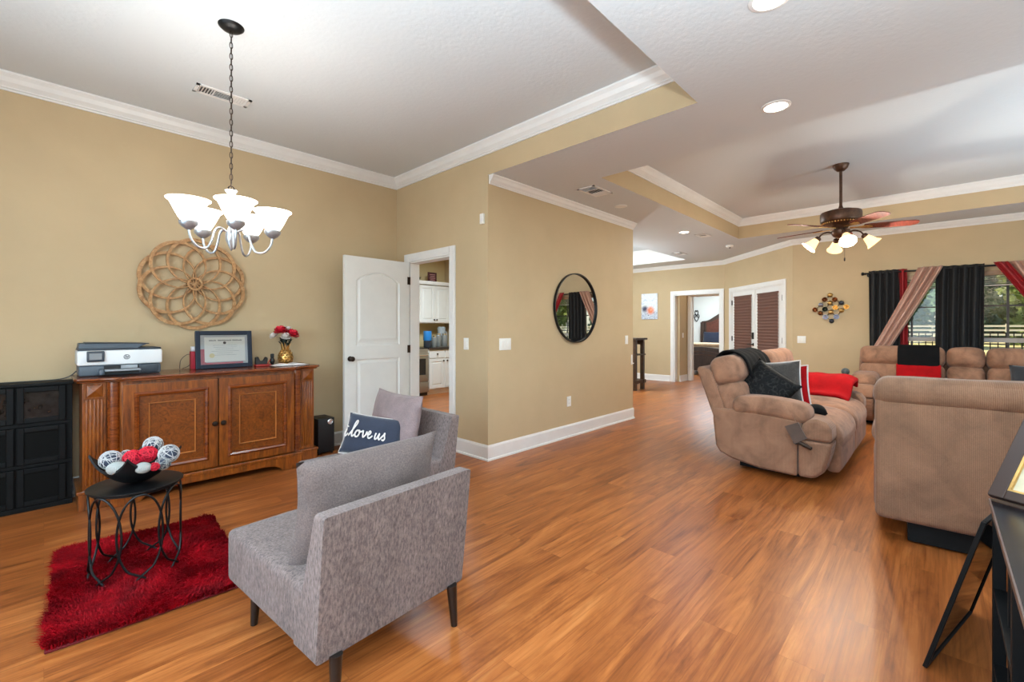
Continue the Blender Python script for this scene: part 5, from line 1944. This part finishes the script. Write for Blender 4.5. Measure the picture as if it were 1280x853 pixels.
m.prism(inn, 14.425, 14.441, 'x'); m.build('panel', wood('mahogany_panel', (64, 30, 20), (96, 48, 34), (120, 64, 46), (1, 6, 6), .35, .3, 3), hb, smooth=False, bevel=.004)
m = MB()
fo = [(BY0, .12), (BY1, .12), (BY1, .66)] + [(BY1 - (BY1 - BY0) * i / 12, .66 + .10 * math.sin(PI * i / 12)) for i in range(1, 12)] + [(BY0, .66)]
m.prism(fo, 12.30, 12.37, 'x')
fbd = m.build('footboard', 'dark_wood', bd, smooth=False, bevel=.006)
m = MB()
arch = [Vector((12.295, BY1 - .05 - (BY1 - BY0 - .1) * i / 14, .55 + .09 * math.sin(PI * i / 14))) for i in range(15)]
m.tube(arch, .014, 6)
m.tube([a - Vector((0, 0, .09)) for a in arch], .010, 6)
m.build('carved_moulding', wood('walnut_moulding', (60, 38, 26), (92, 60, 42), (120, 84, 60), (6, 6, 6), .35, .3, 3), fbd)
m = MB(); m.soft((13.4, bc, .58), (2.06, BY1 - BY0 - .06, .40), .08, (0, 0, .02), n=6); m.build('mattress', fabric('cream_bedding', (212, 194, 172), .08, 60), bd)
m = MB(); m.soft((12.60, bc, .81), (.45, BY1 - BY0 - .02, .09), .04, (0, 0, .02), n=8); m.build('fur_throw', fabric('tan_fur', (196, 164, 132), .25, 90, bump=.8), bd)
for y in (BY0 + .06, BY1 - .06):
    m = MB(); m.span(12.37, 14.44, y - .03, y + .03, .20, .42); m.build('side_rail', 'dark_wood', bd, smooth=False)
for k, (y, lab) in enumerate(((5.06, 'navy cushion standing against the headboard of the bed'), (4.30, 'navy cushion at the hidden side of the bed headboard'))):
    if k == 0:
        cushion('bed_pillow', lab, .60, .38, .16, 'navy_dark', TR(14.28, y, .96) @ TR(0, 0, 0, 0, 0, -PI / 2) @ TR(0, 0, 0, PI / 2 - .25, 0, 0), 41) if 'navy_dark' in MT else None
MT['navy_dark'] = fabric('dark_navy_cloth', (40, 44, 60), .12, 200)
cushion('bed_pillow', 'navy cushion standing against the headboard of the bed', .60, .38, .16, 'navy_dark', TR(14.27, 5.06, .97) @ TR(0, 0, 0, 0, 0, -PI / 2) @ TR(0, 0, 0, PI / 2 - .2, 0, 0), 41)
wd = thing('wall_sconce', 'small black scroll wall ornament on the white bedroom wall', 'wall art', (14.585, 5.67, 1.68))
m = MB()
for s in (-1, 1):
    m.tube(smooth_path([(-.01, 0, -.20), (-.015, s * .05, -.12), (-.015, s * .085, -.02), (-.015, s * .03, .04), (-.015, s * .02, -.04), (-.015, s * .06, -.05)], 5), .012, 6)
    m.tube(smooth_path([(-.01, 0, .0), (-.015, s * .05, .08), (-.015, s * .03, .16), (-.015, 0, .12)], 5), .012, 6)
m.build('scroll', 'black_metal', wd, merge=False)

# ------------------------------------------------------------------ kitchen seen through the doorway
def raised_door(m, x0, x1, z0, z1, y, fr=.055):
    m.span(x0, x0 + fr, y, y + .02, z0, z1); m.span(x1 - fr, x1, y, y + .02, z0, z1)
    m.span(x0 + fr, x1 - fr, y, y + .02, z0, z0 + fr); m.span(x0 + fr, x1 - fr, y, y + .02, z1 - fr, z1)
    m.span(x0 + fr, x1 - fr, y + .012, y + .02, z0 + fr, z1 - fr)
    a, b_, c, d = x0 + fr + .012, x1 - fr - .012, z0 + fr + .012, z1 - fr - .012
    q = .022
    v = [(a, y + .012, c), (b_, y + .012, c), (b_, y + .012, d), (a, y + .012, d), (a + q, y + .002, c + q), (b_ - q, y + .002, c + q), (b_ - q, y + .002, d - q), (a + q, y + .002, d - q)]
    m.add(v, [(0, 1, 5, 4), (1, 2, 6, 5), (2, 3, 7, 6), (3, 0, 4, 7), (4, 5, 6, 7)])
def knob(p, par):
    m = MB(); m.lathe([(.008, 0), (.007, .012), (.016, .018), (.015, .026), (0, .029)], 12, mx=TR(*p, PI / 2)); m.build('knob', 'dark_bronze', par)
def cabinet(label, x0, x1, y0, y1, z0, z1, doors, drawers, toe=0, group=None):
    t_ = thing('kitchen_cabinet', label, 'cabinet', (0, 0, 0), group=group)
    m = MB(); m.span(x0, x1, y0 + .02, y1, z0 + toe, z1)
    if toe:
        m.span(x0, x1, y0 + .07, y1, z0, z0 + toe)
    m.build('carcass', 'trim', t_, smooth=False, merge=False)
    for kind, a, b_, c, d, kx, kz in doors:
        m = MB()
        if kind == 'door':
            raised_door(m, a, b_, c, d, y0)
        else:
            m.soft(((a + b_) / 2, y0 + .01, (c + d) / 2), (b_ - a, .02, d - c), .004, n=1)
        o = m.build(kind, 'door', t_, smooth=False, merge=False)
        knob((kx, y0, kz), o)
    return t_
cabinet('white upper kitchen cabinet with two panelled doors seen through the doorway', 5.04, 5.88, 7.30, 7.61, 1.37, 2.13,
        [('door', 5.055, 5.412, 1.385, 2.115, 5.385, 1.44), ('door', 5.418, 5.78, 1.385, 2.115, 5.445, 1.44)], None)
cabinet('white lower kitchen cabinet right of the range', 5.045, 5.43, 7.0, 7.61, 0, .865,
        [('drawer', 5.055, 5.42, .70, .85, 5.237, .775), ('door', 5.055, 5.42, .115, .685, 5.385, .64)], None, .10)
cabinet('white lower kitchen cabinet at the right edge of the doorway', 5.432, 5.88, 7.0, 7.61, 0, .865,
        [('drawer', 5.442, 5.87, .70, .85, 5.65, .775), ('door', 5.442, 5.87, .115, .685, 5.475, .64)], None, .10)
ct = MB(); ct.soft((5.462, 7.29, .883), (.835, .64, .035), .008, n=1)
tag(ct.build('countertop', M('dark_granite', (44, 36, 32), .25, var=.4, vscale=80)), 'dark kitchen countertop over the white lower cabinets', 'countertop')
lg = MB(); lg.span(4.1, 5.88, 7.26, 7.61, 2.135, 2.16); lg.span(4.1, 5.88, 7.25, 7.28, 2.16, 2.20)
tag(lg.build('display_ledge', 'trim', smooth=False, merge=False), 'white ledge running above the upper kitchen cabinet', 'shelf')
rn = thing('range', 'stainless kitchen range with a black glass oven window left of the lower cabinet', 'stove', (4.66, 7.30, 0))
MT['steel'] = M('stainless_steel', (168, 168, 168), .28, .9)
m = MB(); m.span(-.375, .375, -.29, .31, .06, .885); m.build('body', 'steel', rn, smooth=False, bevel=.004)
m = MB(); m.soft((0, -.305, .545), (.74, .03, .53), .006, n=1); dr = m.build('oven_door', 'steel', rn)
m = MB(); m.span(-.26, .30, -.3225, -.3195, .40, .70); m.build('window', M('oven_glass', (28, 28, 30), .08), dr, smooth=False)
m = MB(); m.tube([(-.33, -.35, .765), (.33, -.35, .765)], .011, 8)
for s in (-1, 1):
    m.tube([(s * .30, -.35, .765), (s * .30, -.318, .765)], .008, 6)
m.build('handle', 'chrome', dr, merge=False)
m = MB(); m.soft((0, -.305, .165), (.74, .03, .19), .006, n=1); m.build('drawer', 'steel', rn)
m = MB(); m.span(-.375, .375, -.29, .24, .886, .90); m.build('cooktop', 'black_plastic', rn, smooth=False)
m = MB(); m.span(-.375, .375, .24, .31, .886, 1.08); m.build('control_panel', 'steel', rn, smooth=False)
m = MB(); m.span(-.37, .37, -.27, .28, 0, .06); m.build('plinth', 'black_plastic', rn, smooth=False)
wj = thing('water_canister', 'blue topped canister standing on the kitchen counter beside the range', 'canister', (5.15, 7.19, .902))
m = MB(); m.lathe([(.075, 0), (.078, .01), (.078, .13), (0, .13)], 24); m.build('base', M('dark_canister', (44, 52, 62), .25), wj)
m = MB(); m.lathe([(.078, .131), (.08, .14), (.08, .30), (.074, .315), (0, .318)], 24); m.build('top', M('bright_blue_plastic', (30, 120, 190), .3), wj)
MT['jar'] = M('grey_glass_jar', (150, 152, 150), .1, trans=.4)
for lab, x, y, h, r in (('tall glass jar right of the blue canister', 5.32, 7.2, .22, .055), ('middle glass jar on the metal tray', 5.45, 7.24, .26, .055), ('right glass jar on the metal tray', 5.585, 7.22, .25, .06)):
    j = thing('glass_jar', lab + ' on the kitchen counter', 'jar', (x, y, .912 if 'tray' in lab else .902), group='jars on the kitchen counter')
    m = MB(); m.lathe([(r * .9, 0), (r, .01), (r, h * .8), (r * .8, h * .88), (0, h * .88)], 18); m.build('body', 'jar', j)
    m = MB(); m.lathe([(r * .82, h * .885), (r * .82, h), (0, h)], 18); m.build('lid', 'chrome', j)
ty = MB(); ty.soft((5.56, 7.24, .906), (.40, .26, .010), .004, n=1)
tag(ty.build('tray', 'steel'), 'flat metal tray under the jars on the kitchen counter', 'tray')
wt = thing('water_pitcher', 'clear pale pitcher standing behind the jars at the right of the counter', 'pitcher', (5.66, 7.42, .902))
m = MB(); m.lathe([(.07, 0), (.075, .01), (.08, .30), (.085, .38), (.07, .40), (0, .40)], 20); m.build('body', M('pale_pitcher', (190, 200, 208), .15, trans=.3), wt)
m = MB(); m.tube(smooth_path([(.075, 0, .08), (.13, 0, .12), (.13, 0, .27), (.08, 0, .32)], 5), .012, 8); m.build('handle', M('pale_pitcher_handle', (190, 200, 208), .2), wt)
sg = thing('framed_sign', 'small dark framed sign standing on the ledge above the kitchen cabinet', 'sign', (5.385, 7.36, 2.161))
m = MB(); m.box((0, 0, .115), (.21, .02, .23)); m.build('frame', M('dark_red_frame', (72, 30, 34), .5), sg, smooth=False, bevel=.003)
m = MB()
for i in range(5):
    m.box((0, -.0105, .045 + i * .035), (.13 - .02 * (i % 2), .001, .012))
m.build('lettering', M('pink_lettering', (190, 140, 140), .6), sg, smooth=False, merge=False)
pl = thing('ledge_plant', 'small dark green plant at the left end of the kitchen ledge', 'plant', (5.06, 7.38, 2.161))
m = MB(); m.lathe([(.035, 0), (.045, .06), (.04, .06), (0, .055)], 14); m.build('pot', 'dark_wood', pl)
m = MB()
random.seed(5)
for k in range(26):
    a = random.uniform(0, 2 * PI); el = random.uniform(.1, 1.2); L = random.uniform(.06, .12)
    d = Vector((math.cos(a) * math.cos(el), math.sin(a) * math.cos(el), math.sin(el))); s = Vector((-math.sin(a), math.cos(a), 0)) * .016
    b0 = Vector((0, 0, .06)); m.add([tuple(b0), tuple(b0 + d * L * .6 + s), tuple(b0 + d * L), tuple(b0 + d * L * .6 - s)], [(0, 1, 2, 3)])
m.build('leaves', M('green_leaf', (60, 82, 48), .6), pl, merge=False, smooth=False)

# ------------------------------------------------------------------ black console, leaning frame and picture at the lower right
TZ2 = .68
bt = thing('console_table', 'black open shelf console table in the lower right corner', 'table', (0, 0, 0))
X0, X1, Y0, Y1 = 1.05, 2.30, -.62, -.130
MT['console_top'] = M('black_lacquer_top', (20, 19, 23), .25, spec=.4)
MT['console_edge'] = M('worn_brown_edge', (92, 74, 68), .4)
m = MB(); m.span(X0, X1, Y0, Y1, TZ2 - .022, TZ2); tp = m.build('tabletop', 'console_top', bt, smooth=False)
m = MB(); m.span(X0, X1, Y1, Y1 + .004, TZ2 - .020, TZ2 - .001); m.build('edge_band', 'console_edge', tp, smooth=False)
for x in (X0 + .02, X1 - .2 - .02, ):
    pass
for x in (2.282, 1.72, 1.07):
    for y in (Y1 - .02, Y0 + .02):
        m = MB(); m.span(x - .016, x + .016, y - .016, y + .016, 0, TZ2 - .023); m.build('leg', 'black_paint', bt, smooth=False, bevel=.002)
for z in (.10, .36):
    m = MB(); m.span(X0 + .03, X1 - .03, Y0 + .01, Y1 - .006, z, z + .02); m.build('shelf', 'black_paint', bt, smooth=False, bevel=.002)
m = MB(); m.span(X1 - .022, X1 - .008, Y0 + .04, Y1 - .04, .12, TZ2 - .024); m.build('end_panel', 'black_paint', bt, smooth=False)
m = MB(); m.span(2.00, 2.018, Y0 + .02, Y1 - .02, .12, TZ2 - .024); m.build('divider', 'black_paint', bt, smooth=False)

# big glazed frame on the floor, leaning on the console
A = Vector((2.285, .040, .004)); B = Vector((2.868, -.100, .004)); Ct = Vector((2.2497, -.112, .605))
e1 = (B - A); e1n = e1.normalized()
up = (Ct - A); up = up - e1n * up.dot(e1n)
Hh = up.length; upn = up.normalized(); nn = e1n.cross(upn)
lf = thing('leaning_frame', 'black edged glazed frame standing on the floor and leaning on the black console', 'frame')
lf.matrix_world = frame_mx(A, e1n, upn, nn)
Wf = e1.length
fw = .015
for nm, a in (('side_rail', (0, fw, 0, Hh)), ('side_rail', (Wf - fw, Wf, 0, Hh)), ('bottom_rail', (fw, Wf - fw, 0, fw)), ('top_rail', (fw, Wf - fw, Hh - fw, Hh))):
    m = MB(); m.span(a[0], a[1], a[2], a[3], -.007, .007); m.build(nm, 'black_paint', lf, smooth=False, bevel=.002)
m = MB(); m.span(fw - .004, Wf - fw + .004, fw - .004, Hh - fw + .004, -.002, .002)
m.build('glass', thin_glass('smoked_glass', (186, 176, 168), .12), lf, smooth=False)

# dark picture frame with a gold inner edge leaning back on the console top
P0 = Vector((2.285, -.125, TZ2 + .012))
b1 = Vector((-.5, -.866, 0)).normalized()
b2 = Vector((.1687, -.0975, .246)).normalized()
b3 = b1.cross(b2)
pf = thing('picture_frame', 'brown frame with gold lip around a cream sheet leaning back on the black console', 'picture')
pf.matrix_world = frame_mx(P0, b1, b2, b3)
Wp, Hp, bw_ = .42, .52, .042
MT['brown_frame'] = M('dark_brown_frame', (52, 38, 33), .4, spec=.3)
m = MB()
for a in ((0, bw_, 0, Hp), (Wp - bw_, Wp, 0, Hp), (bw_, Wp - bw_, Hp - bw_, Hp)):
    m.span(a[0], a[1], a[2], a[3], -.012, .012)
m.span(bw_, Wp - bw_, 0, bw_ * .8, -.012, .012)
f1 = m.build('frame', 'brown_frame', pf, smooth=False, merge=False, bevel=.003)
m = MB(); g = .007
for a in ((bw_, bw_ + g, bw_ * .8, Hp - bw_), (Wp - bw_ - g, Wp - bw_, bw_ * .8, Hp - bw_), (bw_ + g, Wp - bw_ - g, bw_ * .8, bw_ * .8 + g), (bw_ + g, Wp - bw_ - g, Hp - bw_ - g, Hp - bw_)):
    m.span(a[0], a[1], a[2], a[3], -.006, .009)
m.build('gold_lip', 'gold', f1, smooth=False, merge=False)
m = MB(); m.span(bw_, Wp - bw_, bw_ * .8, Hp - bw_, -.008, -.002); m.build('sheet', M('cream_sheet', (188, 176, 148), .7, var=.03, vscale=20), pf, smooth=False)

# ------------------------------------------------------------------ the garden beyond the windows
t = NT('dry_lawn')
vec = t.coords()
t.link(t.ramp(t.noise(vec, .35, 6, .65), [(.3, (150, 146, 98)), (.5, (178, 172, 122)), (.7, (140, 150, 92))]), t.b.inputs['Base Color'])
t.b.inputs['Roughness'].default_value = .95
m = MB(); m.add([(XW + .16, -90, -.2), (120, -90, -.2), (120, 60, -.2), (XW + .16, 60, -.2)], [(0, 1, 2, 3)])
struct(m.build('lawn', t.m, smooth=False))
bf = thing('picket_fence', 'black metal picket fence close outside the windows', 'fence', (15.5, 0, -.2))
n0, n1, sp = -9.0, 3.0, .125
for i, z in enumerate((1.36, 1.24, .18)):
    m = MB(); m.span(-.015, .015, n0, n1, z - .014, z + .014); m.build('rail', 'black_metal', bf, smooth=False)
m = MB()
k = n0
while k < n1:
    m.span(-.008, .008, k - .009, k + .009, 0, 1.36); k += sp
m.build('picket', 'black_metal', bf, smooth=False, merge=False)['kind'] = 'stuff'
k = n0
while k <= n1:
    m = MB(); m.span(-.03, .03, k - .03, k + .03, 0, 1.44); m.build('post', 'black_metal', bf, smooth=False); k += 2.4
wf = thing('rail_fence', 'pale wooden rail fence far across the lawn', 'fence', (38, 0, -.2))
MT['fence_pale'] = M('pale_fence_paint', (226, 218, 196), .7)
for z in (1.58, 1.34, 1.08):
    m = MB(); m.span(-.03, .03, -46, 8, z - .055, z + .055); m.build('rail', 'fence_pale', wf, smooth=False)
k = -46
while k <= 8:
    m = MB(); m.span(-.06, .06, k - .06, k + .06, 0, 1.72); m.build('post', 'fence_pale', wf, smooth=False); k += 2.7
MT['bark'] = M('grey_bark', (84, 72, 60), .9, var=.2, vscale=6)
def foliage_mat(name, a, b_, c):
    t = NT(name)
    v_ = t.coords()
    t.link(t.ramp(t.noise(v_, 1.1, 5, .7), [(.3, a), (.5, b_), (.7, c)]), t.b.inputs['Base Color'])
    t.b.inputs['Roughness'].default_value = .8
    t.b.inputs['Specular IOR Level'].default_value = .1
    return t.m
fol = [foliage_mat('pine_green', (58, 76, 46), (82, 104, 62), (104, 126, 78)), foliage_mat('blue_green', (62, 88, 70), (86, 116, 92), (112, 140, 112)), foliage_mat('yellow_green', (84, 102, 54), (112, 130, 72), (138, 152, 92))]
kinds = []
for kd in range(3):
    random.seed(20 + kd)
    v, f = [], []
    lobes = [(random.gauss(0, 1.3), random.gauss(0, 1.3), random.uniform(1.2, 9.5), random.uniform(1.4, 2.4)) for _ in range(17)]
    for i in range(5200):
        lx_, ly_, lz_, r = random.choice(lobes)
        d = Vector((random.gauss(0, 1), random.gauss(0, 1), random.gauss(0, .8))).normalized() * r * random.uniform(.6, 1.0)
        p = Vector((lx_, ly_, max(.3, lz_ + d.z))) + Vector((d.x, d.y, 0))
        a = Vector((random.gauss(0, 1), random.gauss(0, 1), random.gauss(0, 1))).normalized() * .30
        b_ = a.orthogonal().normalized() * .24
        q = len(v)
        v += [tuple(p - a), tuple(p + b_), tuple(p + a), tuple(p - b_)]
        f.append((q, q + 1, q + 2, q + 3))
    cm = MB(); cm.v, cm.f = v, f
    tm = MB(); tm.tube([(0, 0, 0), (.05, .02, 3), (.0, .1, 7)], [.28, .2, .08], 10)
    kinds.append((cm, tm))
spots = [(50, 4.5), (60, -1.5), (50, -6.5), (62, -11.5), (50, -16.5), (60, -22), (50, -27), (60, -33), (50, -38), (62, 9), (50, 14), (72, 3.5), (73, -6)]
tlabs = ['dark green tree', 'blue green tree', 'yellow green tree']
proto = {}
order = ['behind the left window', 'seen through the windows', 'beyond the pale rail fence']
for i, (x, y) in enumerate(spots):
    kd = i % 3
    lab = ['dark green tree among the row beyond the pale rail fence', 'blue green tree among the row beyond the pale rail fence', 'yellow green tree among the row beyond the pale rail fence'][kd]
    if kd not in proto:
        r = thing('garden_tree', lab, 'tree', (x, y, -.2), 0, 'trees beyond the rail fence')
        kinds[kd][0].build('crown', fol[kd], r, merge=False, smooth=False)
        kinds[kd][1].build('trunk', 'bark', r)
        proto[kd] = r
    else:
        dup(proto[kd], (x, y, -.2), i * 1.3, lab)

# ------------------------------------------------------------------ stands and bowls of the unseen uplights added to fill the ceiling
for k, p in enumerate(FILL_LAMPS):
    t_ = thing('floor_lamp', ['tall bronze torchiere floor lamp near the dining room front window', 'short bronze torchiere floor lamp farthest behind the photographer', 'bronze torchiere floor lamp between the two rear window openings'][k], 'lamp', (p[0], p[1], 0))
    m = MB(); m.lathe([(.14, 0), (.14, .012), (.05, .03), (.014, .05)], 24); m.build('base', 'dark_bronze', t_)
    m = MB(); m.tube([(0, 0, .04), (0, 0, p[2] - .1)], .011, 10); m.build('pole', 'dark_bronze', t_)
    m = MB(); m.lathe([(r, z + p[2] - 1.80) for r, z in [(.012, 1.66), (.08, 1.69), (.15, 1.74), (.175, 1.79), (.17, 1.79), (.145, 1.745), (.07, 1.70), (0, 1.69)]], 28, caps=False); m.build('bowl_shade', 'dark_bronze', t_)
